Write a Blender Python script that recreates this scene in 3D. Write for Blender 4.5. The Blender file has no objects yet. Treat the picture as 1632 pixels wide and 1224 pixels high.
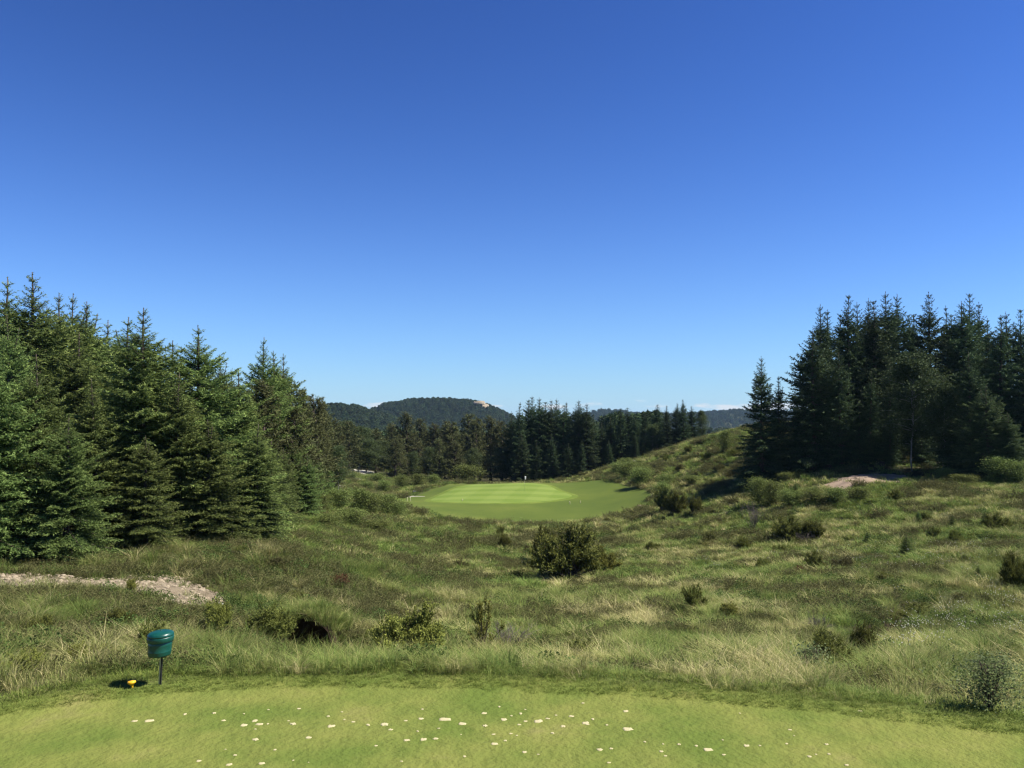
import bpy, math, random
import numpy as np
from mathutils import Vector, Matrix

R = math.radians
scene = bpy.context.scene
C = scene.collection

# ------------------------------------------------------------------ camera, sky, sun, exposure
F, CU, CV, PITCH, CAMZ = 1358.0, 816.0, 612.0, R(2.36), 3.5
cam_d = bpy.data.cameras.new('camera')
cam = bpy.data.objects.new('camera', cam_d); C.objects.link(cam)
cam.location = (0, 0, CAMZ); cam.rotation_euler = (R(90) + PITCH, 0, 0)
cam_d.sensor_width = 36.0; cam_d.lens = 36.0 * F / 1632.0
cam_d.clip_start = 0.1; cam_d.clip_end = 60000
scene.camera = cam

SUN_EL, SUN_AZ = R(51.5), R(95)          # azimuth measured from +Y towards +X
sun_dir = Vector((math.sin(SUN_AZ) * math.cos(SUN_EL), math.cos(SUN_AZ) * math.cos(SUN_EL), math.sin(SUN_EL)))
sl = bpy.data.lights.new('sun', 'SUN'); sl.energy = 5.0; sl.angle = R(0.53); sl.color = (1.0, 0.945, 0.85)
so = bpy.data.objects.new('sun', sl); C.objects.link(so)
so.rotation_euler = sun_dir.to_track_quat('Z', 'Y').to_euler(); so.location = (60, 20, 80)

world = bpy.data.worlds.new('World'); scene.world = world; world.use_nodes = True
wn = world.node_tree; wn.nodes.clear()
w_out = wn.nodes.new('ShaderNodeOutputWorld'); w_bg = wn.nodes.new('ShaderNodeBackground')
sky = wn.nodes.new('ShaderNodeTexSky'); sky.sky_type = 'NISHITA'; sky.sun_disc = False
sky.sun_elevation = SUN_EL; sky.sun_rotation = SUN_AZ
sky.altitude = 0; sky.air_density = 1.0; sky.dust_density = 0.0; sky.ozone_density = 4.0
w_bg.inputs['Strength'].default_value = 0.06
# low bank of small cumulus over the coast, soft, just above the horizon, all the way round
tc = wn.nodes.new('ShaderNodeTexCoord'); sx = wn.nodes.new('ShaderNodeSeparateXYZ')
wn.links.new(tc.outputs['Generated'], sx.inputs[0])
def wmath(op, a, b=None, clamp=False):
    n = wn.nodes.new('ShaderNodeMath'); n.operation = op; n.use_clamp = clamp
    for i, v in enumerate((a, b)):
        if v is None: continue
        if isinstance(v, (int, float)): n.inputs[i].default_value = v
        else: wn.links.new(v, n.inputs[i])
    return n.outputs[0]
mp = wn.nodes.new('ShaderNodeMapping'); mp.inputs['Scale'].default_value = (24, 24, 110)
mp.inputs['Location'].default_value = (3.1, 0.4, 0.2)
wn.links.new(tc.outputs['Generated'], mp.inputs[0])
nz = wn.nodes.new('ShaderNodeTexNoise'); nz.inputs['Scale'].default_value = 1.0; nz.inputs['Detail'].default_value = 5
wn.links.new(mp.outputs[0], nz.inputs['Vector'])
el = sx.outputs['Z']
band = wmath('MULTIPLY', wmath('SUBTRACT', 1.0, wmath('DIVIDE', wmath('ABSOLUTE', wmath('SUBTRACT', el, 0.015)), 0.020), True), 0.56)
cov = wmath('MULTIPLY', wmath('SUBTRACT', wmath('ADD', nz.outputs['Fac'], band), 1.03), 7.0, True)
cov = wmath('MULTIPLY', cov, 0.85)
# phone-camera rendering of the clear sky: steeper, bluer gradient over the whole dome
def wrgb(op, a, b):
    n = wn.nodes.new('ShaderNodeMixRGB'); n.blend_type = op; n.inputs[0].default_value = 1.0; wn.links.new(a, n.inputs[1]); n.inputs[2].default_value = (*b, 1); return n.outputs[0]
gm = wn.nodes.new('ShaderNodeGamma'); gm.inputs['Gamma'].default_value = 1.5
wn.links.new(wrgb('MULTIPLY', sky.outputs[0], (0.115, 0.115, 0.115)), gm.inputs['Color'])
graded = wrgb('MULTIPLY', gm.outputs[0], (0.91 / 0.12, 1.14 / 0.12, 1.62 / 0.12))
mx = wn.nodes.new('ShaderNodeMixRGB'); mx.inputs['Color2'].default_value = (6.6, 6.95, 7.3, 1)
hw = wmath('MULTIPLY', wmath('POWER', wmath('SUBTRACT', 1.0, wmath('ABSOLUTE', el)), 9.0), 0.7)
hm = wn.nodes.new('ShaderNodeMixRGB'); hm.inputs['Color2'].default_value = (0.345 / 0.12, 0.610 / 0.12, 0.900 / 0.12, 1)
wn.links.new(hw, hm.inputs['Fac']); wn.links.new(graded, hm.inputs['Color1'])
wn.links.new(cov, mx.inputs['Fac']); wn.links.new(hm.outputs[0], mx.inputs['Color1'])
wn.links.new(mx.outputs[0], w_bg.inputs['Color']); wn.links.new(w_bg.outputs[0], w_out.inputs['Surface'])
scene.view_settings.view_transform = 'Standard'; scene.view_settings.look = 'None'
scene.view_settings.exposure = 1.0; scene.view_settings.gamma = 1.0
scene.view_settings.use_curve_mapping = False
scene.cycles.use_denoising = True; scene.cycles.denoiser = 'OPENIMAGEDENOISE'; scene.cycles.denoising_prefilter = 'ACCURATE'; scene.cycles.denoising_input_passes = 'RGB_ALBEDO_NORMAL'; scene.cycles.filter_width = 1.3; scene.cycles.max_bounces = 6; scene.cycles.volume_bounces = 0

# ------------------------------------------------------------------ small maths helpers
rng = np.random.default_rng(11)
def ray(u, v):
    a = (u - CU) / F; b = (CV - v) / F
    return np.array([a, math.cos(PITCH) - b * math.sin(PITCH), math.sin(PITCH) + b * math.cos(PITCH)])
def at(u, v, d):
    r = ray(u, v); return r * (d / r[1]) + np.array([0, 0, CAMZ])
def nrm(a): return a / (np.linalg.norm(a, axis=-1, keepdims=True) + 1e-9)
def _hash(ix, iy, seed):
    n = (ix.astype(np.int64) * 374761393 + iy.astype(np.int64) * 668265263 + seed * 1442695041) & 0xFFFFFFFF
    n = ((n ^ (n >> 13)) * 1274126177) & 0xFFFFFFFF
    return ((n ^ (n >> 16)) & 0xFFFF) / 65535.0
def vnoise(x, y, seed=0):
    x = np.asarray(x, float); y = np.asarray(y, float)
    ix = np.floor(x); iy = np.floor(y); fx = x - ix; fy = y - iy
    fx = fx * fx * (3 - 2 * fx); fy = fy * fy * (3 - 2 * fy)
    a = _hash(ix, iy, seed); b = _hash(ix + 1, iy, seed); c = _hash(ix, iy + 1, seed); d = _hash(ix + 1, iy + 1, seed)
    return (a * (1 - fx) + b * fx) * (1 - fy) + (c * (1 - fx) + d * fx) * fy
def fbm(x, y, seed=0, o=4):
    s = 0; a = 0.5; t = 0
    for k in range(o):
        s = s + a * vnoise(np.asarray(x) * 2 ** k + 17.3 * k, np.asarray(y) * 2 ** k - 9.1 * k, seed + k); t += a; a *= 0.5
    return s / t
def sstep(a, b, x):
    t = np.clip((x - a) / (b - a), 0, 1); return t * t * (3 - 2 * t)
def inpoly(x, y, poly):
    x = np.asarray(x); y = np.asarray(y); ins = np.zeros(x.shape, bool); n = len(poly)
    for i in range(n):
        x1, y1 = poly[i]; x2, y2 = poly[(i + 1) % n]
        if y1 == y2: continue
        c = ((y1 > y) != (y2 > y)) & (x < (x2 - x1) * (y - y1) / (y2 - y1) + x1)
        ins ^= c
    return ins
def polydist(x, y, pts):
    d = np.full(np.shape(x), 1e9); tt = np.zeros(np.shape(x))
    for i in range(len(pts) - 1):
        ax, ay = pts[i]; bx, by = pts[i + 1]; L = (bx - ax) ** 2 + (by - ay) ** 2
        t = np.clip(((x - ax) * (bx - ax) + (y - ay) * (by - ay)) / L, 0, 1)
        dd = np.hypot(x - ax - t * (bx - ax), y - ay - t * (by - ay))
        m = dd < d; d = np.where(m, dd, d); tt = np.where(m, i + t, tt)
    return d, tt
def smooth_closed(pts, n=96):
    P = np.array(pts, float); m = len(P); out = []
    for k in range(n):
        t = k / n * m; i = int(t); f = t - i
        p0, p1, p2, p3 = P[(i - 1) % m], P[i % m], P[(i + 1) % m], P[(i + 2) % m]
        out.append(0.5 * ((2 * p1) + (-p0 + p2) * f + (2 * p0 - 5 * p1 + 4 * p2 - p3) * f * f + (-p0 + 3 * p1 - 3 * p2 + p3) * f ** 3))
    return np.array(out)

# ------------------------------------------------------------------ mesh + object helpers
def build_mesh(name, V, faces, mats, attrs=None, matidx=None, smooth=False):
    V = np.asarray(V, np.float32); faces = np.asarray(faces, np.int32)
    k = faces.shape[1]; me = bpy.data.meshes.new(name)
    me.vertices.add(len(V)); me.vertices.foreach_set('co', V.ravel())
    me.loops.add(faces.size); me.loops.foreach_set('vertex_index', faces.ravel())
    me.polygons.add(len(faces)); me.polygons.foreach_set('loop_start', np.arange(0, faces.size, k, dtype=np.int32))
    if matidx is not None: me.polygons.foreach_set('material_index', np.asarray(matidx, np.int32))
    if smooth: me.polygons.foreach_set('use_smooth', np.ones(len(faces), bool))
    for m in (mats if isinstance(mats, (list, tuple)) else [mats]): me.materials.append(m)
    for an, av in (attrs or {}).items():
        a = me.attributes.new(an, 'FLOAT', 'POINT'); a.data.foreach_set('value', np.asarray(av, np.float32))
    me.update(calc_edges=True); me.validate()
    return me
def link(name, data, parent=None, loc=None, rz=None, sc=None):
    o = bpy.data.objects.new(name, data); C.objects.link(o)
    if parent is not None: o.parent = parent
    if loc is not None: o.location = loc
    if rz is not None: o.rotation_euler = (0, 0, rz)
    if sc is not None: o.scale = sc if not np.isscalar(sc) else (sc, sc, sc)
    return o
def tag(o, label=None, cat=None, group=None, kind=None):
    if label: o['label'] = label
    if cat: o['category'] = cat
    if group: o['group'] = group
    if kind: o['kind'] = kind
    return o
class Acc:
    """collects triangles"""
    def __init__(s): s.V = []; s.T = []; s.A = []; s.n = 0; s.M = []
    def add(s, V, T, a=0.0, m=0):
        V = np.asarray(V, float).reshape(-1, 3); T = np.asarray(T, int).reshape(-1, 3)
        s.V.append(V); s.T.append(T + s.n); s.n += len(V)
        s.A.append(np.broadcast_to(np.asarray(a, float), (len(V),))); s.M.append(np.full(len(T), m))
    def mesh(s, name, mats, smooth=False, an='tip'):
        return build_mesh(name, np.vstack(s.V), np.vstack(s.T), mats, {an: np.concatenate(s.A)}, np.concatenate(s.M), smooth)
    def tube(s, pts, rad, sides=5, a=0.0, m=0, cap=True):
        pts = np.asarray(pts, float); n = len(pts); rad = np.broadcast_to(np.asarray(rad, float), (n,))
        tan = nrm(np.gradient(pts, axis=0)); ref = np.array([0.31, 0.17, 0.93])
        if abs(tan[0] @ nrm(ref)) > 0.9: ref = np.array([1.0, 0.1, 0.0])
        e1 = nrm(np.cross(tan, ref)); e2 = np.cross(tan, e1)
        th = np.arange(sides) * 2 * math.pi / sides
        V = pts[:, None] + rad[:, None, None] * (np.cos(th)[None, :, None] * e1[:, None] + np.sin(th)[None, :, None] * e2[:, None])
        V = V.reshape(-1, 3); i = np.arange(n - 1)[:, None] * sides; j = np.arange(sides)[None]; j2 = (j + 1) % sides
        T = np.concatenate([np.stack([i + j, i + j2, i + sides + j2], -1).reshape(-1, 3), np.stack([i + j, i + sides + j2, i + sides + j], -1).reshape(-1, 3)])
        if cap:
            V = np.vstack([V, pts[-1:], pts[:1]]); e = (n - 1) * sides; q = np.arange(sides)
            T = np.concatenate([T, np.stack([e + q, e + (q + 1) % sides, np.full(sides, n * sides)], -1), np.stack([(q + 1) % sides, q, np.full(sides, n * sides + 1)], -1)])
        s.add(V, T, a, m)
    def lathe(s, prof, sides=32, m=0, a=0.0, closed=True, wob=None):
        prof = np.asarray(prof, float); th = np.arange(sides) * 2 * math.pi / sides
        V = np.stack([prof[:, 0:1] * np.cos(th), prof[:, 0:1] * np.sin(th), np.repeat(prof[:, 1:2], sides, 1)], -1).reshape(-1, 3)
        n = len(prof); i = np.arange(n - 1)[:, None] * sides; j = np.arange(sides)[None]; j2 = (j + 1) % sides
        T = np.concatenate([np.stack([i + j, i + j2, i + sides + j2], -1).reshape(-1, 3), np.stack([i + j, i + sides + j2, i + sides + j], -1).reshape(-1, 3)])
        s.add(V, T, a, m)

# ------------------------------------------------------------------ materials
def mat(name):
    m = bpy.data.materials.new(name); m.use_nodes = True; nt = m.node_tree; nt.nodes.clear()
    out = nt.nodes.new('ShaderNodeOutputMaterial')
    return m, nt, out
def N(nt, t, **kw):
    n = nt.nodes.new(t)
    for k, v in kw.items():
        if hasattr(n, k): setattr(n, k, v)
    return n
def mixc(nt, f, a, b, blend='MIX'):
    n = nt.nodes.new('ShaderNodeMixRGB'); n.blend_type = blend
    for i, v in ((0, f), (1, a), (2, b)):
        if hasattr(v, 'is_output'): nt.links.new(v, n.inputs[i])
        elif np.isscalar(v): n.inputs[i].default_value = v
        else: n.inputs[i].default_value = (*v, 1)
    return n.outputs[0]
def mth(nt, op, a, b=None, clamp=False, c=None):
    n = nt.nodes.new('ShaderNodeMath'); n.operation = op; n.use_clamp = clamp
    for i, v in enumerate((a, b, c)):
        if v is None: continue
        if hasattr(v, 'is_output'): nt.links.new(v, n.inputs[i])
        else: n.inputs[i].default_value = v
    return n.outputs[0]
def noise(nt, scale, detail=4, rough=0.55, vec=None, out='Fac'):
    n = nt.nodes.new('ShaderNodeTexNoise'); n.inputs['Scale'].default_value = scale
    n.inputs['Detail'].default_value = detail; n.inputs['Roughness'].default_value = rough
    if vec is not None: nt.links.new(vec, n.inputs['Vector'])
    return n.outputs[out]
def ramp(nt, f, stops):
    n = nt.nodes.new('ShaderNodeValToRGB'); r = n.color_ramp
    while len(r.elements) < len(stops): r.elements.new(0.5)
    for e, (p, c) in zip(r.elements, stops): e.position = p; e.color = (*c, 1)
    nt.links.new(f, n.inputs[0]); return n.outputs[0]
def objco(nt): return nt.nodes.new('ShaderNodeTexCoord').outputs['Object']
def bsdf(nt, out, col, rough=0.7, spec=0.2, bump=None, bstr=0.3, bdist=0.02, metal=0.0, transl=0.0):
    p = nt.nodes.new('ShaderNodeBsdfPrincipled')
    if hasattr(col, 'is_output'): nt.links.new(col, p.inputs['Base Color'])
    else: p.inputs['Base Color'].default_value = (*col, 1)
    if hasattr(rough, 'is_output'): nt.links.new(rough, p.inputs['Roughness'])
    else: p.inputs['Roughness'].default_value = rough
    p.inputs['Specular IOR Level'].default_value = spec; p.inputs['Metallic'].default_value = metal
    if bump is not None:
        b = nt.nodes.new('ShaderNodeBump'); b.inputs['Strength'].default_value = bstr; b.inputs['Distance'].default_value = bdist
        nt.links.new(bump, b.inputs['Height']); nt.links.new(b.outputs[0], p.inputs['Normal'])
    sh = p.outputs[0]
    if transl > 0:
        t = nt.nodes.new('ShaderNodeBsdfTranslucent')
        if hasattr(col, 'is_output'): nt.links.new(col, t.inputs[0])
        else: t.inputs[0].default_value = (*col, 1)
        ms = nt.nodes.new('ShaderNodeMixShader'); ms.inputs[0].default_value = transl
        nt.links.new(sh, ms.inputs[1]); nt.links.new(t.outputs[0], ms.inputs[2]); sh = ms.outputs[0]
    nt.links.new(sh, out.inputs['Surface'])
def attr(nt, name, typ='GEOMETRY'):
    n = nt.nodes.new('ShaderNodeAttribute'); n.attribute_name = name; n.attribute_type = typ
    return n.outputs['Fac']
def leafmat(name, dark, light, rough=0.7, transl=0.25, spec=0.08, vary=0.5, sat=0.0):
    """foliage: old needles to young tips (attribute tip), each plant slightly different"""
    m, nt, out = mat(name)
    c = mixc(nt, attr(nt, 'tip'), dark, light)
    r = nt.nodes.new('ShaderNodeObjectInfo').outputs['Random']
    n = noise(nt, 1.3, 3, vec=objco(nt))
    v = mth(nt, 'ADD', mth(nt, 'MULTIPLY', r, vary), mth(nt, 'MULTIPLY', n, 0.7))
    v = mth(nt, 'ADD', v, 0.65 - vary / 2)
    h = nt.nodes.new('ShaderNodeHueSaturation'); nt.links.new(c, h.inputs['Color']); nt.links.new(v, h.inputs['Value'])
    nt.links.new(mth(nt, 'MULTIPLY_ADD', r, 0.03, c=0.487), h.inputs['Hue'])
    bsdf(nt, out, h.outputs[0], rough, spec, transl=transl)
    return m
M = {}
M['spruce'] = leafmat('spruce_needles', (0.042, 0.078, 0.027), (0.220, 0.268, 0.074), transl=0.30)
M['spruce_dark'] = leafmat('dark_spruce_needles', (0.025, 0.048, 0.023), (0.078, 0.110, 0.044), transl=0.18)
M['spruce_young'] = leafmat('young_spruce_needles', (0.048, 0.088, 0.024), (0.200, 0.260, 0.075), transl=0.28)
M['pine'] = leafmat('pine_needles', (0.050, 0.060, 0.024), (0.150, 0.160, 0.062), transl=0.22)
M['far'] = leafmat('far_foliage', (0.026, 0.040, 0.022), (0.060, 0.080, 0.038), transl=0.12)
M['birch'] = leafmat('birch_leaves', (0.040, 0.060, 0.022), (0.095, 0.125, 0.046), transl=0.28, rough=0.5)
M['willow'] = leafmat('willow_leaves', (0.068, 0.100, 0.026), (0.180, 0.215, 0.060), transl=0.35, rough=0.7)
M['willow_pale'] = leafmat('pale_willow_leaves', (0.115, 0.160, 0.052), (0.240, 0.290, 0.125), transl=0.4)
M['juniper'] = leafmat('juniper_needles', (0.036, 0.054, 0.014), (0.185, 0.195, 0.045), transl=0.25)
M['juniper_y'] = leafmat('yellowish_juniper_needles', (0.055, 0.072, 0.016), (0.270, 0.270, 0.060), transl=0.25)
M['heather'] = leafmat('heather_leaves', (0.062, 0.070, 0.024), (0.175, 0.165, 0.064), transl=0.25)
M['bilberry'] = leafmat('bilberry_leaves', (0.055, 0.090, 0.022), (0.125, 0.165, 0.045), transl=0.35)
M['rust'] = leafmat('rust_leaves', (0.085, 0.045, 0.025), (0.185, 0.088, 0.048), transl=0.15)
def barkmat(name, a, b, sc=6):
    m, nt, out = mat(name); n = noise(nt, sc, 5, 0.65, objco(nt))
    bsdf(nt, out, ramp(nt, n, [(0.3, a), (0.7, b)]), 0.9, 0.1, bump=n, bstr=0.6, bdist=0.03); return m
M['bark'] = barkmat('spruce_bark', (0.045, 0.034, 0.026), (0.12, 0.095, 0.075))
M['birchbark'] = barkmat('birch_bark', (0.09, 0.085, 0.075), (0.30, 0.29, 0.26), 4)
M['deadwood'] = barkmat('grey_dead_wood', (0.085, 0.070, 0.058), (0.19, 0.165, 0.14), 8)
M['stumpwood'] = barkmat('cut_wood', (0.22, 0.16, 0.10), (0.42, 0.34, 0.24), 9)
def rockmat(name, a, b, lich=(0.30, 0.31, 0.25)):
    m, nt, out = mat(name); co = objco(nt); n = noise(nt, 5, 6, 0.65, co); n2 = noise(nt, 2.2, 3, vec=co)
    c = mixc(nt, mth(nt, 'MULTIPLY', mth(nt, 'SUBTRACT', n2, 0.52), 4, True), ramp(nt, n, [(0.3, a), (0.7, b)]), lich)
    bsdf(nt, out, c, 0.85, 0.2, bump=n, bstr=0.7, bdist=0.03); return m
M['rock'] = rockmat('grey_rock', (0.22, 0.21, 0.20), (0.46, 0.43, 0.40))
M['stone'] = rockmat('tan_stone', (0.17, 0.132, 0.086), (0.37, 0.305, 0.21), (0.27, 0.23, 0.16))

def grassmat(name, green, mid, straw, transl=0.3, rough=0.5):
    m, nt, out = mat(name)
    t = attr(nt, 'tint', 'INSTANCER'); b = attr(nt, 'blade'); v = attr(nt, 'val', 'INSTANCER')
    f = mth(nt, 'ADD', t, mth(nt, 'MULTIPLY', mth(nt, 'SUBTRACT', b, 0.5), 0.75), True)
    c = ramp(nt, f, [(0.0, green), (0.5, mid), (1.0, straw)])
    h = nt.nodes.new('ShaderNodeHueSaturation'); nt.links.new(c, h.inputs['Color']); nt.links.new(v, h.inputs['Value'])
    bsdf(nt, out, h.outputs[0], 0.65, 0.08, transl=transl); return m
M['grass'] = grassmat('meadow_grass_blades', (0.125, 0.190, 0.040), (0.250, 0.260, 0.078), (0.52, 0.45, 0.23))
M['turf'] = grassmat('mown_turf_blades', (0.110, 0.150, 0.030), (0.180, 0.200, 0.048), (0.32, 0.28, 0.10))

# ground under the grass: peat, thatch and moss
m, nt, out = mat('heath_ground'); co = objco(nt)
n1 = noise(nt, 0.35, 6, 0.6, co); n2 = noise(nt, 3.0, 5, 0.6, co); n3 = noise(nt, 14, 3, 0.6, co)
c = ramp(nt, n1, [(0.30, (0.060, 0.080, 0.028)), (0.48, (0.085, 0.100, 0.036)), (0.62, (0.105, 0.098, 0.045)), (0.75, (0.065, 0.085, 0.030))])
c = mixc(nt, mth(nt, 'MULTIPLY', n2, 0.55), c, (0.052, 0.050, 0.026))
c = mixc(nt, mth(nt, 'MULTIPLY', mth(nt, 'SUBTRACT', n3, 0.5), 1.6, True), c, (0.14, 0.14, 0.065))
peat = attr(nt, 'peat')
c = mixc(nt, peat, c, (0.020, 0.014, 0.010))  # peat coloured darker than its own tone, for the shadow in the ditch hole
turf = attr(nt, 'turf')
tn = noise(nt, 0.8, 5, 0.6, co)
c = mixc(nt, turf, c, ramp(nt, tn, [(0.35, (0.095, 0.130, 0.026)), (0.6, (0.150, 0.165, 0.040)), (0.75, (0.185, 0.175, 0.06))]))
litter = attr(nt, 'litter')
c = mixc(nt, litter, c, (0.042, 0.040, 0.020))
bsdf(nt, out, c, 0.95, 0.05, bump=mth(nt, 'ADD', n2, mth(nt, 'MULTIPLY', n3, 0.4)), bstr=0.5, bdist=0.15)
M['ground'] = m
m, nt, out = mat('mown_fairway'); co = objco(nt)
n1 = noise(nt, 0.12, 5, 0.55, co); n2 = noise(nt, 2.5, 4, 0.6, co)
c = ramp(nt, n1, [(0.35, (0.066, 0.095, 0.015)), (0.55, (0.088, 0.116, 0.019)), (0.7, (0.122, 0.138, 0.028))])
c = mixc(nt, mth(nt, 'MULTIPLY', n2, 0.35), c, (0.06, 0.085, 0.02))
bsdf(nt, out, c, 0.9, 0.1, bump=n2, bstr=0.3, bdist=0.05); M['fairway'] = m
m, nt, out = mat('putting_green_turf'); co = objco(nt)
def stripes(nt, co, ang, width):
    mpn = nt.nodes.new('ShaderNodeMapping'); mpn.inputs['Rotation'].default_value = (0, 0, ang)
    nt.links.new(co, mpn.inputs[0]); s = nt.nodes.new('ShaderNodeSeparateXYZ'); nt.links.new(mpn.outputs[0], s.inputs[0])
    return mth(nt, 'MULTIPLY_ADD', mth(nt, 'SINE', mth(nt, 'MULTIPLY', s.outputs['X'], math.pi / width)), 2.0, True, 0.5)
s1 = stripes(nt, co, R(12), 2.6); s2 = stripes(nt, co, R(98), 2.1)
n1 = noise(nt, 0.25, 4, vec=co)
c = mixc(nt, mth(nt, 'MULTIPLY_ADD', s1, 0.35, c=mth(nt, 'MULTIPLY', s2, 0.60)), (0.108, 0.165, 0.022), (0.160, 0.215, 0.042))
c = mixc(nt, mth(nt, 'MULTIPLY', n1, 0.35), c, (0.14, 0.180, 0.035))
bsdf(nt, out, c, 0.85, 0.15); M['green'] = m
def soilmat(name, a, b, d):
    m, nt, out = mat(name); co = objco(nt); n = noise(nt, 1.2, 6, 0.65, co); n2 = noise(nt, 9, 4, 0.6, co)
    c = mixc(nt, mth(nt, 'MULTIPLY', n2, 0.7), ramp(nt, n, [(0.3, a), (0.7, b)]), d)
    bsdf(nt, out, c, 0.95, 0.1, bump=n2, bstr=0.8, bdist=0.06); return m
M['gravel'] = soilmat('stony_gravel', (0.12, 0.094, 0.060), (0.25, 0.20, 0.135), (0.17, 0.14, 0.095))
M['soil'] = soilmat('pinkish_bare_soil', (0.19, 0.14, 0.095), (0.36, 0.275, 0.20), (0.26, 0.19, 0.14))
M['path'] = soilmat('pale_gravel_path', (0.27, 0.25, 0.20), (0.44, 0.41, 0.34), (0.35, 0.33, 0.27))
m, nt, out = mat('divot_sand'); co = objco(nt); n = noise(nt, 60, 4, 0.6, co); n2 = noise(nt, 12, 2, vec=co)
c = ramp(nt, n, [(0.25, (0.27, 0.235, 0.12)), (0.7, (0.53, 0.475, 0.285))])
bsdf(nt, out, c, 0.95, 0.1, bump=n, bstr=0.5, bdist=0.006); M['sand'] = m
m, nt, out = mat('green_plastic'); co = objco(nt); n = noise(nt, 9, 5, 0.6, co)
c = ramp(nt, n, [(0.3, (0.003, 0.048, 0.036)), (0.6, (0.005, 0.066, 0.050)), (0.8, (0.014, 0.074, 0.058))])
bsdf(nt, out, c, mth(nt, 'MULTIPLY_ADD', n, 0.25, c=0.22), 0.5); M['binplastic'] = m
m, nt, out = mat('galvanised_steel'); n = noise(nt, 22, 3, vec=objco(nt))
bsdf(nt, out, ramp(nt, n, [(0.3, (0.30, 0.30, 0.32)), (0.7, (0.46, 0.46, 0.47))]), 0.45, 0.5, metal=0.6); M['steel'] = m
m, nt, out = mat('matt_black'); n = noise(nt, 30, 3, vec=objco(nt)); bsdf(nt, out, ramp(nt, n, [(0.3, (0.012, 0.012, 0.013)), (0.7, (0.03, 0.03, 0.03))]), 0.6, 0.3); M['dark'] = m
m, nt, out = mat('yellow_plastic'); n = noise(nt, 25, 3, vec=objco(nt)); bsdf(nt, out, ramp(nt, n, [(0.3, (0.72, 0.36, 0.010)), (0.7, (0.86, 0.47, 0.02))]), 0.35, 0.45); M['yellow'] = m
m, nt, out = mat('white_fabric'); n = noise(nt, 8, 3, vec=objco(nt)); bsdf(nt, out, ramp(nt, n, [(0.3, (0.74, 0.74, 0.72)), (0.7, (0.84, 0.84, 0.82))]), 0.8, 0.2, transl=0.2); M['white'] = m
m, nt, out = mat('pale_paint'); n = noise(nt, 8, 3, vec=objco(nt)); bsdf(nt, out, ramp(nt, n, [(0.3, (0.36, 0.34, 0.20)), (0.7, (0.48, 0.46, 0.28))]), 0.6, 0.3); M['stake'] = m
m, nt, out = mat('cotton_tufts'); bsdf(nt, out, mixc(nt, noise(nt, 20, 2, vec=objco(nt)), (0.55, 0.54, 0.42), (0.72, 0.71, 0.60)), 0.9, 0.1, transl=0.3); M['cotton'] = m

# ------------------------------------------------------------------ terrain
TEE_U = np.array([-900, -400, 0, 150, 300, 500, 700, 1000, 1250, 1450, 1632, 1900, 2400.])
TEE_D = np.array([6.0, 8.3, 10.1, 10.65, 11.0, 11.15, 11.15, 10.85, 10.35, 9.9, 9.5, 8.6, 6.5])
TEE_X = (TEE_U - CU) / F * TEE_D
def tee_edge(x): return np.interp(x, TEE_X, TEE_D)
ROWS = {
 13.5: [(0, 1062), (300, 1075), (800, 1092), (1100, 1094), (1400, 1100), (1632, 1112)],
 17:   [(0, 1028), (300, 1040), (500, 1058), (800, 1066), (1100, 1062), (1350, 1060), (1632, 1066)],
 21:   [(0, 985), (300, 995), (500, 1030), (800, 1038), (1100, 1030), (1350, 1025), (1632, 1025)],
 28:   [(0, 925), (300, 942), (500, 978), (800, 1000), (1100, 992), (1350, 985), (1632, 980)],
 35:   [(0, 882), (230, 874), (450, 892), (600, 940), (800, 966), (1100, 958), (1350, 942), (1632, 930)],
 48:   [(0, 835), (200, 830), (450, 850), (600, 888), (800, 925), (1000, 924), (1200, 908), (1400, 885), (1632, 868)],
 65:   [(0, 795), (200, 790), (450, 808), (600, 842), (800, 880), (1000, 878), (1200, 850), (1400, 815), (1632, 792)],
 80:   [(0, 770), (450, 782), (600, 818), (800, 850), (1000, 845), (1100, 818), (1200, 792), (1300, 764), (1400, 750), (1632, 748)],
 92:   [(0, 755), (450, 770), (600, 802), (800, 832), (950, 830), (1030, 815), (1100, 790), (1200, 758), (1300, 732), (1450, 724), (1632, 726)],
 104:  [(0, 745), (550, 786), (640, 803), (800, 806), (950, 806), (1030, 788), (1100, 756), (1200, 716), (1400, 706), (1632, 706)],
 114:  [(0, 735), (550, 778), (640, 795), (720, 790), (800, 786), (950, 785), (1020, 772), (1100, 734), (1180, 698), (1400, 694)],
 124:  [(0, 728), (560, 772), (640, 784), (720, 775), (840, 770), (950, 768), (1020, 752), (1100, 713), (1170, 691), (1400, 684)],
 130:  [(560, 768), (640, 778), (720, 773), (840, 772), (930, 766), (1020, 740), (1100, 708), (1170, 689)],
 148:  [(0, 715), (560, 755), (700, 770), (840, 772), (930, 756), (1000, 736), (1060, 717), (1130, 700), (1400, 676)],
 200:  [(0, 700), (560, 746), (800, 752), (1000, 722), (1300, 690)],
 400:  [(0, 705), (800, 722), (1632, 700)],
 900:  [(0, 692), (800, 697), (1632, 690)],
 3300: [(0, 679), (800, 680), (1632, 678)],
}
pts = []
for d, row in ROWS.items():
    row = [(-900, row[0][1])] + row + [(2500, row[-1][1])]
    for u, v in row: pts.append(at(u, v, d))
pts = np.array(pts)
def dom(x, y): return np.stack([x / y * 1.0, 0.55 * np.log(y)], -1)
def tps_k(r2): return 0.5 * r2 * np.log(r2 + 1e-12)
_cp = dom(pts[:, 0], pts[:, 1]); _n = len(_cp)
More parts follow.
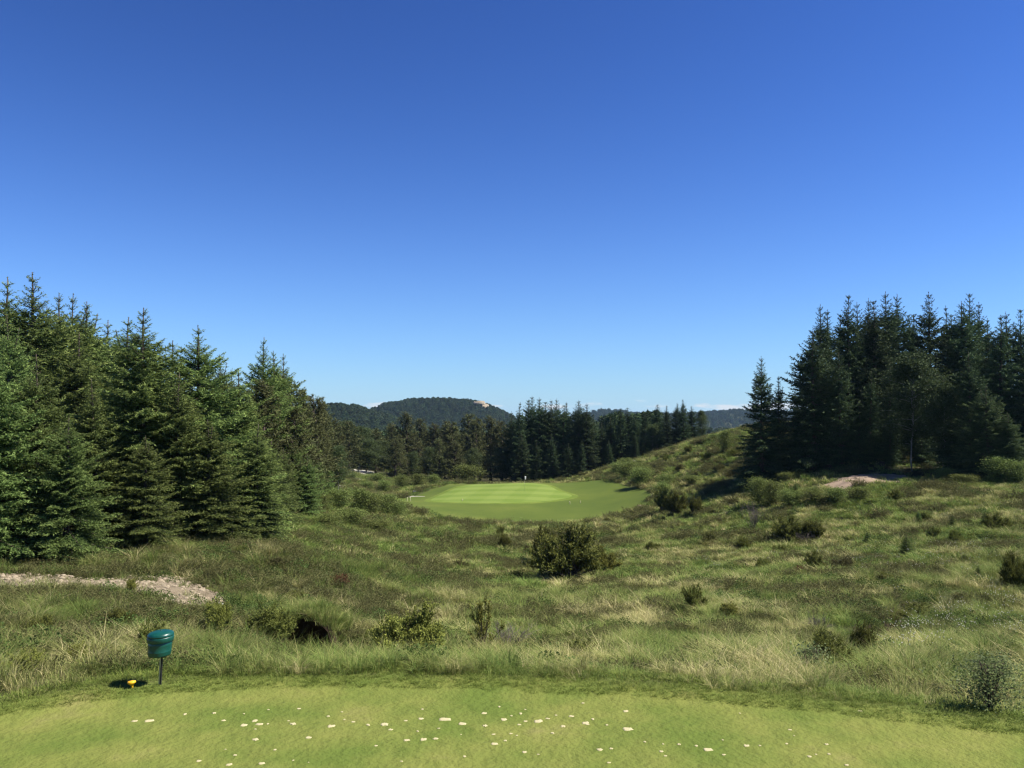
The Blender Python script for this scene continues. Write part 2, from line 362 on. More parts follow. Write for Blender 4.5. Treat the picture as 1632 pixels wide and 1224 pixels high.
# interpolate the slope below the camera instead of z itself: smooth from near to far
_val = (CAMZ - pts[:, 2]) / pts[:, 1]
_K = tps_k(((_cp[:, None] - _cp[None]) ** 2).sum(-1)) + np.eye(_n) * 2e-4
_P = np.hstack([np.ones((_n, 1)), _cp]); _A = np.block([[_K, _P], [_P.T, np.zeros((3, 3))]])
_w = np.linalg.solve(_A, np.concatenate([_val, np.zeros(3)]))
def tps(x, y):
    y = np.maximum(y, 11.5); q = dom(x, y); q[..., 0] = np.clip(q[..., 0], -1.25, 1.25)
    sh = q.shape[:-1]; q = q.reshape(-1, 2); o = np.empty(len(q))
    for a in range(0, len(q), 20000):
        b = q[a:a + 20000]
        o[a:a + 20000] = tps_k(((b[:, None] - _cp[None]) ** 2).sum(-1)) @ _w[:_n] + np.hstack([np.ones((len(b), 1)), b]) @ _w[_n:]
    return CAMZ - o.reshape(sh) * y
# rough positions of the smooth areas and ditches (ground plan, metres)
def plan(uvd): return [tuple(at(u, v, d)[:2]) for u, v, d in uvd]
FAIR = plan([(592, 800, 106), (640, 838, 92), (720, 840, 91), (850, 838, 91), (960, 832, 92), (1030, 815, 97), (1042, 800, 104), (1000, 780, 116), (950, 768, 127), (850, 769, 130), (740, 772, 130), (690, 780, 124), (640, 795, 114)])
GREEN = plan([(672, 797, 109.0), (720, 802, 105.5), (800, 804, 104.5), (870, 803, 106), (925, 795, 110.5), (900, 785, 116), (870, 772, 123), (800, 769, 126), (740, 771, 124.5), (700, 782, 117)])
LAWN = plan([(440, 800, 71), (500, 800, 72), (552, 795, 75), (548, 782, 82), (500, 776, 86), (450, 780, 80)])
fair_c = np.mean(FAIR, 0); green_c = np.mean(GREEN, 0)
DITCH_L = plan([(440, 1000, 24.6), (465, 1000, 24.4), (500, 1000, 24.2), (530, 1015, 23.0), (560, 1030, 21.6), (600, 1040, 20.4), (650, 1046, 19.6)])
DITCH_R = plan([(1500, 955, 33), (1440, 975, 29.5), (1400, 1005, 25.5), (1360, 1040, 21.5), (1335, 1060, 18.8)])

def axis(lo_fine, hi_fine, step, grow, lo, hi):
    a = list(np.arange(lo_fine, hi_fine, step)); s = step
    while a[-1] < hi: s = max(step, grow * abs(a[-1])); a.append(a[-1] + s)
    b = []; p = lo_fine
    while p > lo: s = max(step, grow * abs(p)) if lo < -100 else 0.8; p -= s; b.append(p)
    return np.array(b[::-1] + a)
GX = axis(-11, 11, 0.26, 0.024, -3200, 3200)
GY = axis(8.0, 24.0, 0.26, 0.0125, -30, 3200)
XX, YY = np.meshgrid(GX, GY)
def height_raw(x, y):
    z = tps(x, y)
    fd = np.where(inpoly(x, y, FAIR), 0.0, 1.0)
    amp = sstep(12, 20, y) * fd
    z = z + amp * ((fbm(x / 2.6, y / 2.6, 3, 3) - 0.5) * 0.42 + (fbm(x / 0.9, y / 0.9, 8, 2) - 0.5) * 0.22 * (y < 45))
    z = z + amp * sstep(40, 80, y) * (fbm(x / 7.0, y / 7.0, 5, 4) - 0.5) * 1.1 * (1 - sstep(200, 400, y) * 0.5)
    z = z + sstep(700, 3000, y) * (fbm(x / 420, y / 420, 9, 4) - 0.5) * 14
    for D, dep, wd in ((DITCH_L, 1.7, 0.8), (DITCH_R, 0.7, 0.4)):
        dd, t = polydist(x, y, D); fade = sstep(0, 0.5, t) * (1 - sstep(len(D) - 1.6, len(D) - 1, t))
        yd = np.interp(t, np.arange(len(D)), [q[1] for q in D]); z = z - dep * 0.42 * fade * (y < yd) * (1 - sstep(0.6, 3.2, dd))
        z = z - dep * fade * (1 - sstep(wd * 0.8, wd * 1.1, dd))
    e = y - tee_edge(x)                                   # metres beyond the mown tee
    tee = (vnoise(x / 2.5, y / 2.5, 21) - 0.5) * 0.03 + 0.05 * sstep(-0.3, 0.25, e)
    z = tee * (1 - sstep(0.5, 2.6, e)) + z * sstep(0.5, 2.6, e)
    bank = sstep(7.6, 0.8, y) * 1.9                       # the bank the photographer stands on
    return np.where(y < 8, bank + tee, z)
ZZ = height_raw(XX, YY)
def gz(x, y):
    x = np.asarray(x, float); y = np.asarray(y, float)
    i = np.clip(np.searchsorted(GX, x) - 1, 0, len(GX) - 2); j = np.clip(np.searchsorted(GY, y) - 1, 0, len(GY) - 2)
    fx = np.clip((x - GX[i]) / (GX[i + 1] - GX[i]), 0, 1); fy = np.clip((y - GY[j]) / (GY[j + 1] - GY[j]), 0, 1)
    return (ZZ[j, i] * (1 - fx) + ZZ[j, i + 1] * fx) * (1 - fy) + (ZZ[j + 1, i] * (1 - fx) + ZZ[j + 1, i + 1] * fx) * fy
def hit(u, v, dmin=6.0, dmax=600.0):
    """ground point seen at a pixel"""
    r = ray(u, v); d = np.exp(np.linspace(math.log(dmin), math.log(dmax), 4000))
    x = r[0] / r[1] * d; z = CAMZ + r[2] / r[1] * d; g = gz(x, d); k = np.nonzero(z <= g)[0]
    k = k[0] if len(k) else int(np.argmin(z - g))
    return np.array([x[k], d[k], g[k]])

GRAVEL_PX = [(-40, 921), (40, 915), (120, 922), (220, 921), (290, 922), (325, 940), (365, 957), (345, 974), (300, 970), (245, 962), (210, 945), (120, 938), (50, 939), (-40, 938)]
GRAVEL = [tuple(hit(u, v)[:2]) for u, v in GRAVEL_PX]
SOIL_PX = [(1305, 776), (1340, 762), (1380, 756), (1440, 757), (1445, 764), (1410, 770), (1370, 774), (1345, 783), (1322, 780)]
SOIL = [tuple(hit(u, v)[:2]) for u, v in SOIL_PX]
nyy, nxx = XX.shape
e_ = YY - tee_edge(XX)
peat = np.zeros(XX.shape)
for D, wd in ((DITCH_L, 1.2), (DITCH_R, 0.75)):
    dd, t = polydist(XX, YY, D); peat = np.maximum(peat, sstep(0, 0.7, t) * (1 - sstep(len(D) - 1.8, len(D) - 1, t)) * (1 - sstep(wd * 0.5, wd * 1.2, dd + (fbm(XX * 2, YY * 2, 4, 2) - 0.5) * 0.5)))
peat = np.maximum(peat, sstep(0.66, 0.74, fbm(XX / 3.1, YY / 3.1, 33, 4)) * 0.8 * (YY > 14) * (YY < 80))
turfm = 1 - sstep(0.3, 0.9, e_ + (fbm(XX * 2, YY * 2, 6, 2) - 0.5) * 0.4)
FOREST_L = plan([(-700, 900, 26), (-100, 900, 30), (130, 880, 33.5), (430, 850, 40), (470, 800, 55), (540, 770, 85), (560, 760, 125), (-700, 760, 140)])
FOREST_R = plan([(1185, 705, 86), (1260, 715, 82), (1400, 718, 80), (1540, 745, 73), (1640, 745, 73), (2300, 745, 76), (2300, 700, 180), (1250, 690, 140)])
FOREST_B = plan([(545, 752, 150), (700, 768, 146), (820, 770, 140), (930, 765, 138), (990, 735, 140), (1130, 695, 142), (1180, 690, 250), (540, 700, 400)])
def in_forest(x, y): return inpoly(x, y, FOREST_L) | inpoly(x, y, FOREST_R) | inpoly(x, y, FOREST_B)
litter = in_forest(XX, YY).astype(float)
V = np.stack([XX, YY, ZZ], -1).reshape(-1, 3)
i = np.arange(nyy - 1)[:, None] * nxx; j = np.arange(nxx - 1)[None]
Q = np.stack([i + j, i + j + 1, i + nxx + j + 1, i + nxx + j], -1).reshape(-1, 4)
me = build_mesh('ground', V, Q, M['ground'], {'peat': peat.ravel(), 'turf': turfm.ravel(), 'litter': litter.ravel()}, smooth=True)
tag(link('ground', me), 'rough heath ground falling from the tee into a grassy hollow', 'ground', kind='structure')

def patch(name, poly, matl, lift, label, rings=22, n=120, dome=0.0, rough=0.0):
    B = smooth_closed(poly, n); c = B.mean(0)
    if rough: B = B + (np.stack([fbm(B[:, 0] * 1.3, B[:, 1] * 1.3, 61, 3), fbm(B[:, 0] * 1.3, B[:, 1] * 1.3, 71, 3)], -1) - 0.5) * rough
    r = np.linspace(0, 1, rings + 1)[1:] ** 0.8
    P = np.concatenate([c[None], (c + r[:, None, None] * (B - c)[None]).reshape(-1, 2)])
    fall = np.concatenate([[0], np.repeat(r, n)])
    z = gz(P[:, 0], P[:, 1]) + lift * (1 - fall ** 12) + np.where(fall > 0.995, -0.02, 0.0)
    T = [(0, 1 + k, 1 + (k + 1) % n) for k in range(n)]
    for a in range(rings - 1):
        for k in range(n):
            p, q = 1 + a * n + k, 1 + a * n + (k + 1) % n
            T += [(p, p + n, q + n), (p, q + n, q)]
    me = build_mesh(name, np.column_stack([P, z]), T, matl, smooth=True)
    return tag(link(name, me), label, name.split('_')[-1], kind='structure')
patch('fairway', FAIR, M['fairway'], 0.10, 'mown fairway apron round the raised putting green')
m, nt, out = mat('collar_turf'); co = objco(nt); n1 = noise(nt, 0.6, 4, vec=co)
bsdf(nt, out, ramp(nt, n1, [(0.35, (0.090, 0.132, 0.020)), (0.65, (0.128, 0.165, 0.031))]), 0.9, 0.08); M['collar'] = m
col_ = np.array(GREEN); col_ = col_.mean(0) + (col_ - col_.mean(0)) * 1.10
patch('green_collar', [tuple(q) for q in col_], M['collar'], 0.13, 'mown collar ring round the putting green')
patch('putting_green', GREEN, M['green'], 0.16, 'bright striped putting green beyond the hollow')
patch('lawn', LAWN, M['fairway'], 0.10, 'small mown grass mound by the left forest edge')
patch('gravel_ground', GRAVEL, M['gravel'], 0.06, 'stony bare gravel track below the left spruces', rough=0.9)
patch('bare_soil', SOIL, M['soil'], 0.06, 'pinkish bare earth patch on the right hillside', rough=1.6)

def ribbon(name, pix, widths, matl, label):
    P = np.array([hit(u, v, 60) for u, v in pix]); t = np.linspace(0, len(P) - 1, 60)
    Q = np.stack([np.interp(t, range(len(P)), P[:, k]) for k in range(2)], -1); w = np.interp(t, range(len(P)), widths)
    tn = nrm(np.gradient(Q, axis=0)); sd = np.stack([-tn[:, 1], tn[:, 0]], -1)
    V = []; cross = np.linspace(-1, 1, 5); wob = (fbm(t * 2.0, t * 0 + 3, 44, 3) - 0.5) * 0.6 + 1
    for k in cross: q = Q + sd * (w * wob * k * 0.5)[:, None]; V.append(np.column_stack([q, gz(q[:, 0], q[:, 1]) + 0.09 - 0.1 * abs(k) ** 6]))
    V = np.stack(V, 1).reshape(-1, 3); T = []
    for a in range(59):
        for b in range(4):
            p = a * 5 + b; T += [(p, p + 1, p + 6), (p, p + 6, p + 5)]
    tag(link(name, build_mesh(name, V, T, matl, smooth=True)), label, 'path', kind='structure')
ribbon('gravel_path', [(540, 771), (552, 779), (565, 785), (590, 788), (606, 791)], [2.2, 2.4, 2.4, 2.2, 1.6], M['path'], 'pale gravel path curving past the bushes towards the green')
ribbon('footpath', [(614, 790.5), (640, 792), (665, 792), (690, 793)], [0.9, 0.7, 0.6, 0.4], M['path'], 'thin pale path along the far fairway edge')
ribbon('footpath', [(632, 801), (655, 801), (680, 800)], [0.3, 0.7, 0.3], M['path'], 'thin pale track along the near fairway edge')
ribbon('gravel_path', [(546, 751), (556, 752), (566, 751.5), (584, 750.5)], [6, 11, 9, 4], M['path'], 'pale open gravel area at the foot of the far trees')
ribbon('gravel_path', [(566, 755), (567, 761), (568, 766)], [1.5, 1.8, 1.6], M['path'], 'short pale gravel link below the open gravel area')

# ------------------------------------------------------------------ far hills
def hill(name, prof, d, depth, label, seed, drop=45):
    us = np.linspace(prof[0][0] - 60, prof[-1][0] + 60, 150); vs = np.interp(us, [p[0] for p in prof], [p[1] for p in prof])
    vs = np.convolve(np.pad(vs, 3, 'edge'), np.ones(7) / 7, 'valid')
    top = np.array([at(u, v, d) for u, v in zip(us, vs)]); ts = np.linspace(-1, 1, 50); V = []
    base = gz(top[:, 0], top[:, 1] * 0 + d) - 12
    edge = sstep(0, 18, np.arange(150)) * sstep(0, 18, 149 - np.arange(150))
    for t in ts:
        y = top[:, 1] + t * depth; x = top[:, 0]
        h = (top[:, 2] - 7 - base) * edge * (math.cos(t * math.pi / 2) ** 1.25)
        h = h + (fbm(x / 60, y / 60, seed, 4) - 0.5) * 14 * (1 - abs(t)) * edge * np.minimum(1, abs(t) * 4 + 0.15)
        V.append(np.column_stack([x, y, base + h]))
    V = np.array(V); ny, nx = V.shape[:2]; W = V.reshape(-1, 3)
    i = np.arange(ny - 1)[:, None] * nx; j = np.arange(nx - 1)[None]
    Q = np.stack([i + j, i + j + 1, i + nx + j + 1, i + nx + j], -1).reshape(-1, 4)
    z0 = np.zeros(len(W))
    tag(link(name, build_mesh(name, W, Q, M['ground'], {'peat': z0, 'turf': z0, 'litter': z0}, smooth=True)), label, 'hill', kind='structure')
    return V
H1 = hill('hill', [(530, 695), (565, 678), (592, 660), (617, 648), (650, 641), (690, 638), (735, 640), (765, 645), (788, 653), (808, 664), (832, 678), (860, 692)], 1300, 260, 'wooded round hill on the horizon with a pale rock face', 3)
H2 = hill('hill', [(480, 660), (530, 653), (560, 654), (590, 660), (640, 676)], 900, 150, 'low wooded ridge left of the round hill', 5)
H3 = hill('hill', [(860, 676), (930, 660), (960, 653), (985, 655), (1030, 662), (1100, 660), (1150, 656), (1200, 655), (1300, 660), (1500, 662)], 2100, 400, 'distant low hills far right of the round hill', 7)

# ------------------------------------------------------------------ plant generators (numpy)
Z = np.array([0, 0, 1.0])
def needles(acc, P, D, L, g, per_m, w, l, tip0, droop=0.2, flat=0.6, fwd=0.8):
    cnt = np.maximum(1, np.round(L * per_m)).astype(int); idx = np.repeat(np.arange(len(P)), cnt); n = len(idx)
    t = g.random(n); p = P[idx] + D[idx] * (t * L[idx])[:, None]; p[:, 2] -= droop * L[idx] * t * t
    rnd = nrm(g.normal(size=(n, 3)) * np.array([1, 1, flat])); d = nrm(D[idx] * fwd + rnd)
    side = nrm(np.cross(d, nrm(g.normal(size=(n, 3)) * 0.8 + Z)))
    ll = l * g.uniform(0.65, 1.25, n)[:, None]; ww = w * g.uniform(0.7, 1.2, n)[:, None]
    V = np.stack([p - side * ww * 0.5, p + side * ww * 0.5, p + d * ll], 1).reshape(-1, 3)
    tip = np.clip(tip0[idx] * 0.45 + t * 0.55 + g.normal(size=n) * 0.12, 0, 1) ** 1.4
    acc.add(V, np.arange(3 * n).reshape(-1, 3), np.repeat(tip, 3))

def spruce(seed, H, Rb, w=0.05, l=0.13, per_m=24, base=0.02, power=0.72, wood=True, spire=0.72, spacing=0.46, twigstep=0.11, leaders=1, mname='spruce', gap=0.0):
    g = np.random.default_rng(seed); crown = Acc(); trunk = Acc()
    zz = np.linspace(0, H, 14); wob = np.cumsum(g.normal(size=(14, 2)) * 0.02, 0)
    axis_ = np.column_stack([wob * (H / 10), zz]); trunk.tube(axis_, np.linspace(0.017 * H, 0.012, 14), 8)
    def ax(h): return np.array([np.interp(h, zz, axis_[:, 0]), np.interp(h, zz, axis_[:, 1]), h])
    ph = g.uniform(0, 6.28, 3); TP, TD, TL, TT = [], [], [], []
    specs = []; h = base * H + 0.15
    while h < H * 0.985:
        rel = h / H; nb = int(g.integers(6, 9)) if rel < 0.8 else int(g.integers(5, 7)); a0 = g.uniform(0, 6.28)
        for k in range(nb): specs.append((h + g.normal() * 0.05, a0 + k * 6.283 / nb + g.normal() * 0.16, 1.0))
        sp = spacing * (1.0 if rel < 0.8 else 0.80) * g.uniform(0.85, 1.15)
        if rel < 0.85:
            for k in range(int(g.integers(5, 9))): specs.append((h + sp * g.uniform(0.25, 0.8), g.uniform(0, 6.28), g.uniform(0.45, 0.85)))
        h += sp
    if leaders > 1:
        for q in range(leaders - 1):
            off = g.uniform(0.25, 0.45); a = g.uniform(0, 6.28); hh = H * g.uniform(0.70, 0.80); top = H * g.uniform(0.88, 0.95)
            b = ax(hh); zc = np.linspace(0, 1, 6); cx = b + np.column_stack([np.cos(a) * off * 1.6 * zc ** 0.5, np.sin(a) * off * 1.6 * zc ** 0.5, (top - hh) * zc])
            trunk.tube(cx, np.linspace(0.05, 0.01, 6), 5)
            for s in np.arange(0.25, 1.0, 0.13):
                p = np.array([np.interp(s, zc, cx[:, c]) for c in range(3)])
                for k in range(5):
                    az = g.uniform(0, 6.28); L = 0.55 * (1 - s) + 0.15; d = nrm(np.array([math.cos(az), math.sin(az), 0.6]))
                    TP.append(p); TD.append(d); TL.append(L); TT.append(0.7)
            TP.append(cx[-2]); TD.append(Z.copy()); TL.append(cx[-1][2] - cx[-2][2]); TT.append(0.8)
    for h, az, ls in specs:
        rel = h / H
        if gap and g.random() < gap: continue
        L = (Rb * max(1 - rel, 0.0) ** power * (1 - spire * sstep(0.74, 0.93, rel)) * g.uniform(0.72, 1.12) * (1 + 0.16 * math.sin(2 * az + ph[0]) + 0.1 * math.sin(3 * az + ph[1] + rel * 5)) + 0.14 - 0.07 * sstep(0.85, 1.0, rel)) * ls
        elv = R(-14 + 58 * rel ** 1.4 + g.normal() * 6); p0 = ax(min(h, H)); dirh = np.array([math.cos(az), math.sin(az), 0])
        s = np.linspace(0, 1, 9); zc = L * (math.sin(elv) * s - 0.22 * (1 - rel) * s ** 2 + 0.16 * s ** 3)
        cur = p0 + np.outer(s * L * math.cos(elv), dirh); cur[:, 2] += zc
        if wood: trunk.tube(cur, np.linspace(0.012 + 0.011 * L, 0.004, 9), 3, cap=False)
        n = max(2, int(L / twigstep)); ss = np.clip(np.linspace(0.14 if rel > 0.3 else 0.22, 0.98, n) + g.normal(size=n) * 0.015, 0.05, 1)
        P = np.stack([np.interp(ss, s, cur[:, c]) for c in range(3)], -1)
        tg = nrm(np.gradient(cur, axis=0)); D = nrm(np.stack([np.interp(ss, s, tg[:, c]) for c in range(3)], -1)); side = nrm(np.cross(D, Z))
        for sg in (-1, 1, 0):
            sg_ = sg if sg else g.uniform(-0.7, 0.7, (n, 1))
            dd = nrm(D * g.uniform(0.6, 0.95, (n, 1)) + sg_ * side * 0.75 + Z * (g.uniform(-0.28, 0.1, (n, 1)) if sg else g.choice([-0.8, 0.5], (n, 1))))
            ln = np.minimum((0.44 * L * (1 - ss) + 0.13 * (1 - 0.65 * sstep(0.82, 0.98, rel))) * g.uniform(0.65, 1.2, n), 0.8) * (1.0 if sg else 0.6)
            TP += list(P); TD += list(dd); TL += list(ln); TT += list(ss)
        TP.append(cur[-2]); TD.append(tg[-1]); TL.append(0.14 + L / 8); TT.append(1.0)
        for a in range(3, 8): TP.append(cur[a]); TD.append(tg[a]); TL.append(L / 8); TT.append(s[a] * 0.7)
    for q in range(10): TP.append(ax(H * (0.80 + 0.02 * q))); TD.append(Z.copy()); TL.append(H * 0.022); TT.append(0.4)
    TP, TD, TL, TT = np.array(TP), np.array(TD), np.array(TL), np.array(TT); hi = TP[:, 2] > 0.84 * H
    needles(crown, TP[~hi], TD[~hi], TL[~hi], g, per_m, w, l, TT[~hi]); needles(crown, TP[hi], TD[hi], TL[hi], g, per_m * 1.6, w * 0.55, l * 0.6, TT[hi])
    return trunk.mesh('trunk', M['bark']), crown.mesh('crown', M[mname])

def pine(seed, H, Rb, mname='pine', bare=0.06, n=None):
    g = np.random.default_rng(seed); crown = Acc(); trunk = Acc(); zz = np.linspace(0, H, 14)
    wob = np.cumsum(g.normal(size=(14, 2)) * 0.06, 0); wob -= wob[0]; axis_ = np.column_stack([wob * (H / 9), zz])
    trunk.tube(axis_, np.linspace(0.02 * H, 0.02, 14), 8); ph = g.uniform(0, 6.28, 4); TP, TD, TL, TT = [], [], [], []
    for q in range(int(H * 17)):
        rel = bare + (0.985 - bare) * (q / (H * 17)) ** 0.9; h = rel * H; az = g.uniform(0, 6.28)
        prof = (1 - rel) ** 0.62 * (0.55 + 0.45 * sstep(bare, bare + 0.2, rel))
        L = Rb * prof * g.uniform(0.55, 1.15) * (1 + 0.25 * math.sin(2 * az + ph[0] + rel * 4) + 0.15 * math.sin(5 * rel * 6 + ph[1])) + 0.25
        elv = R(5 + 45 * rel + g.normal() * 9); p0 = np.array([np.interp(h, zz, axis_[:, c]) for c in range(3)]); s = np.linspace(0, 1, 8)
        cur = p0 + np.outer(s * L * math.cos(elv), [math.cos(az), math.sin(az), 0]); cur[:, 2] += L * (math.sin(elv) * s - 0.15 * s ** 2 + 0.22 * s ** 3)
        trunk.tube(cur, np.linspace(0.015 + 0.012 * L, 0.006, 8), 3, cap=False)
        k = max(3, int(L / 0.13)); ss = g.uniform(0.32, 1.0, k); P = np.stack([np.interp(ss, s, cur[:, c]) for c in range(3)], -1)
        rd = nrm(g.normal(size=(k, 3)) + np.array([math.cos(az), math.sin(az), 0]) * 0.8 + Z * 0.7); ln = g.uniform(0.18, 0.48, k) * (1.25 - 0.5 * ss)
        TP += list(P); TD += list(rd); TL += list(ln); TT += list(ss)
    needles(crown, np.array(TP), np.array(TD), np.array(TL), g, 34, 0.06, 0.20, np.array(TT), droop=0.0, flat=1.0, fwd=0.9)
    return trunk.mesh('trunk', M['bark']), crown.mesh('crown', M[mname])

def leaves(acc, P, g, size, tip, up=0.4):
    n = len(P); d = nrm(g.normal(size=(n, 3)) - Z * 0.2); s = nrm(np.cross(d, nrm(g.normal(size=(n, 3)) + Z * up)))
    ll = size * g.uniform(0.7, 1.3, n)[:, None]; w = ll * 0.36
    V = np.stack([P, P + d * ll * 0.5 + s * w, P + d * ll, P + d * ll * 0.5 - s * w], 1).reshape(-1, 3); b = np.arange(n) * 4
    acc.add(V, np.concatenate([np.stack([b, b + 1, b + 2], -1), np.stack([b, b + 2, b + 3], -1)]), np.repeat(tip, 4))
def broadleaf(seed, H, Rb, leaf=0.09, nl=14000, mname='birch', bark='birchbark', stems=1, bare=0.22, lean=0.05):
    g = np.random.default_rng(seed); crown = Acc(); trunk = Acc(); ends = []; P0 = []
    for st in range(stems):
        a = g.uniform(0, 6.28); sp = (0.0 if stems == 1 else Rb * 0.55) * g.uniform(0.3, 1); zz = np.linspace(0, 1, 12); top = H * g.uniform(0.82, 0.95)
        ax = np.column_stack([np.cos(a) * sp * zz + np.cumsum(g.normal(size=12) * lean), np.sin(a) * sp * zz + np.cumsum(g.normal(size=12) * lean), top * zz]); ax[:, :2] -= ax[0, :2]
        trunk.tube(ax, np.linspace(0.0045 * H + 0.006, 0.006, 12), 7 if stems == 1 else 5)
        for q in range(int(70 / stems) + 6):
            rel = bare + (1 - bare) * g.random() ** 0.8; az = g.uniform(0, 6.28); p0 = np.array([np.interp(rel, zz, ax[:, c]) for c in range(3)])
            prof = math.sin(math.pi * min(1, ((rel - bare) / (1 - bare)) * 0.80 + 0.14)) ** 0.7
            L = Rb * prof * g.uniform(0.45, 1.1) + 0.1; elv = R(g.uniform(10, 60)); s = np.linspace(0, 1, 7)
            cur = p0 + np.outer(s * L * math.cos(elv), [math.cos(az), math.sin(az), 0]); cur[:, 2] += L * (math.sin(elv) * s - 0.25 * s ** 2)
            trunk.tube(cur, np.linspace(0.008 + 0.008 * L, 0.003, 7) * min(1.0, 0.3 + H / 6), 3, cap=False)
            for e in range(5): ends.append((cur[2 + e], 0.10 + 0.12 * L * (0.5 + e / 6)))
    E = np.array([e[0] for e in ends]); S = np.array([e[1] for e in ends]); idx = g.integers(0, len(E), nl)
    P = E[idx] + g.normal(size=(nl, 3)) * S[idx][:, None] * np.array([1, 1, 0.75])
    r = np.linalg.norm(P[:, :2], axis=1) / Rb
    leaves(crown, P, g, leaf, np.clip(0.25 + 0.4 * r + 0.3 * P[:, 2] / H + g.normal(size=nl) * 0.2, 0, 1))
    return trunk.mesh('trunk', M[bark]), crown.mesh('crown', M[mname])

def juniper(seed, W, H, mname='juniper', nst=120, lo=0.40, per_m=70, w=0.026, l=0.06, up=0.7, flatten=1.0):
    """spreading multi-stemmed juniper: W radius, H height"""
    g = np.random.default_rng(seed); crown = Acc(); stem = Acc(); TP, TD, TL, TT = [], [], [], []
    lobes = [(g.uniform(-0.6, 0.6), g.uniform(-0.6, 0.6), g.uniform(0.45, 1.0), g.uniform(0.28, 0.5)) for _ in range(7)] + [(0.0, 0.0, 0.95, 0.45)]
    for q in range(nst):
        az = g.uniform(0, 6.28); rr = math.sqrt(g.random()); lc = lobes[q % len(lobes)]
        end = np.array([(lc[0] + math.cos(az) * rr * lc[3]) * W, (lc[1] + math.sin(az) * rr * lc[3]) * W, lc[2] * H * (1 - 0.5 * rr ** 2) * g.uniform(0.72, 1.08)]) + g.normal(size=3) * 0.03; b = np.array([math.cos(az), math.sin(az), 0]) * 0.1 * W * g.random()
        s = np.linspace(0, 1, 8); cur = b + np.outer(s ** 1.1, [end[0] - b[0], end[1] - b[1], 0]); cur[:, 2] = end[2] * s ** 0.8
        stem.tube(cur, np.linspace(0.016, 0.004, 8) * (0.6 + H * 0.4), 3, cap=False)
        L = np.linalg.norm(end); k = max(6, int(L * (1 - lo) / 0.02)); ss = g.uniform(lo, 1.0, k) ** 0.8
        P = np.stack([np.interp(ss, s, cur[:, c]) for c in range(3)], -1)
        out = nrm(np.column_stack([P[:, :2] / max(W, 0.1), np.full(k, up)])); dd = nrm(g.normal(size=(k, 3)) * 0.75 + out)
        TP += list(P); TD += list(dd); TL += list(g.uniform(0.07, 0.19, k) * (0.6 + 0.5 * W)); TT += list(ss)
    needles(crown, np.array(TP), np.array(TD), np.array(TL), g, per_m, w, l, np.array(TT) ** 1.5, droop=-0.1, flat=1.0, fwd=0.75)
    return stem.mesh('stem', M['bark']), crown.mesh('foliage', M[mname])
def twiggy(seed, W, H, n=120):
    g = np.random.default_rng(seed); a = Acc()
    def branch(p, d, L, r, lev):
        s = np.linspace(0, 1, 6)[:, None]; b = nrm(d + g.normal(size=3) * 0.25); cur = p + (d * (1 - s) + b * s) * L * s; a.tube(cur, np.linspace(r, r * 0.45, 6), 3, cap=False)
        if lev:
            for q in range(5):
                t = g.uniform(0.3, 1); k = int(t * 5); branch(cur[k], nrm(d + g.normal(size=3) * 0.55 + Z * 0.2), L * g.uniform(0.35, 0.6), r * 0.55, lev - 1)
    for q in range(max(5, n // 10)):
        az = g.uniform(0, 6.28); sp = g.uniform(0.1, 1.0) * W / H
        branch(np.array([math.cos(az), math.sin(az), 0]) * 0.05, nrm(np.array([math.cos(az) * sp, math.sin(az) * sp, 1.0])), H * g.uniform(0.55, 0.8), 0.006 + 0.004 * H, 2)
    return a.mesh('stem', M['deadwood'])

def blade_tuft(seed, n, h, r, w, spread=0.5, curl=0.5, an=0.0):
    g = np.random.default_rng(seed); rad = r * np.sqrt(g.random(n)); az = g.uniform(0, 6.283, n)
    b = np.column_stack([np.cos(az) * rad, np.sin(az) * rad, np.full(n, -0.03)]); a2 = az + g.normal(size=n) * 0.7
    o = np.column_stack([np.cos(a2), np.sin(a2), np.zeros(n)]); hh = h * g.uniform(0.5, 1.1, n); ln = spread * g.uniform(0.3, 1.2, n) * hh
    sd = np.column_stack([-np.sin(a2 + g.normal(size=n)), np.cos(a2), np.zeros(n)]); sd = nrm(sd) * (w * 0.5 * g.uniform(0.6, 1.3, n))[:, None]
    m1 = b + o * (ln * 0.35)[:, None] + Z * (hh * 0.62)[:, None]; t = b + o * (ln * (0.6 + curl))[:, None] + Z * (hh * (1.0 - 0.25 * curl * g.random(n)))[:, None]
    V = np.stack([b - sd, b + sd, m1 - sd * 0.8, m1 + sd * 0.8, t], 1).reshape(-1, 3); k = np.arange(n) * 5
    T = np.concatenate([np.stack([k, k + 1, k + 3], -1), np.stack([k, k + 3, k + 2], -1), np.stack([k + 2, k + 3, k + 4], -1)])
    return V, T, np.repeat(np.clip(g.random(n), 0, 1), 5)
def tuft_mesh(name, matl, seed, n, h, r, w, **kw):
    V, T, a = blade_tuft(seed, n, h, r, w, **kw); return build_mesh(name, V, T, matl, {'blade': a})
def heather_mesh(seed, matl, h=0.32, r=0.3, n=46):
    g = np.random.default_rng(seed); acc = Acc(); az = g.uniform(0, 6.28, n); rr = np.sqrt(g.random(n)) * r
    P = np.column_stack([np.cos(az) * rr * 0.6, np.sin(az) * rr * 0.6, np.full(n, 0.0)]); D = nrm(np.column_stack([np.cos(az) * rr * 2.0, np.sin(az) * rr * 2.0, np.full(n, 0.8)]) + g.normal(size=(n, 3)) * 0.2)
    needles(acc, P, D, h * g.uniform(0.6, 1.15, n), g, 60, 0.016, 0.045, np.full(n, 0.5), droop=0.1, flat=1, fwd=0.8)
    return acc.mesh('heather', matl)

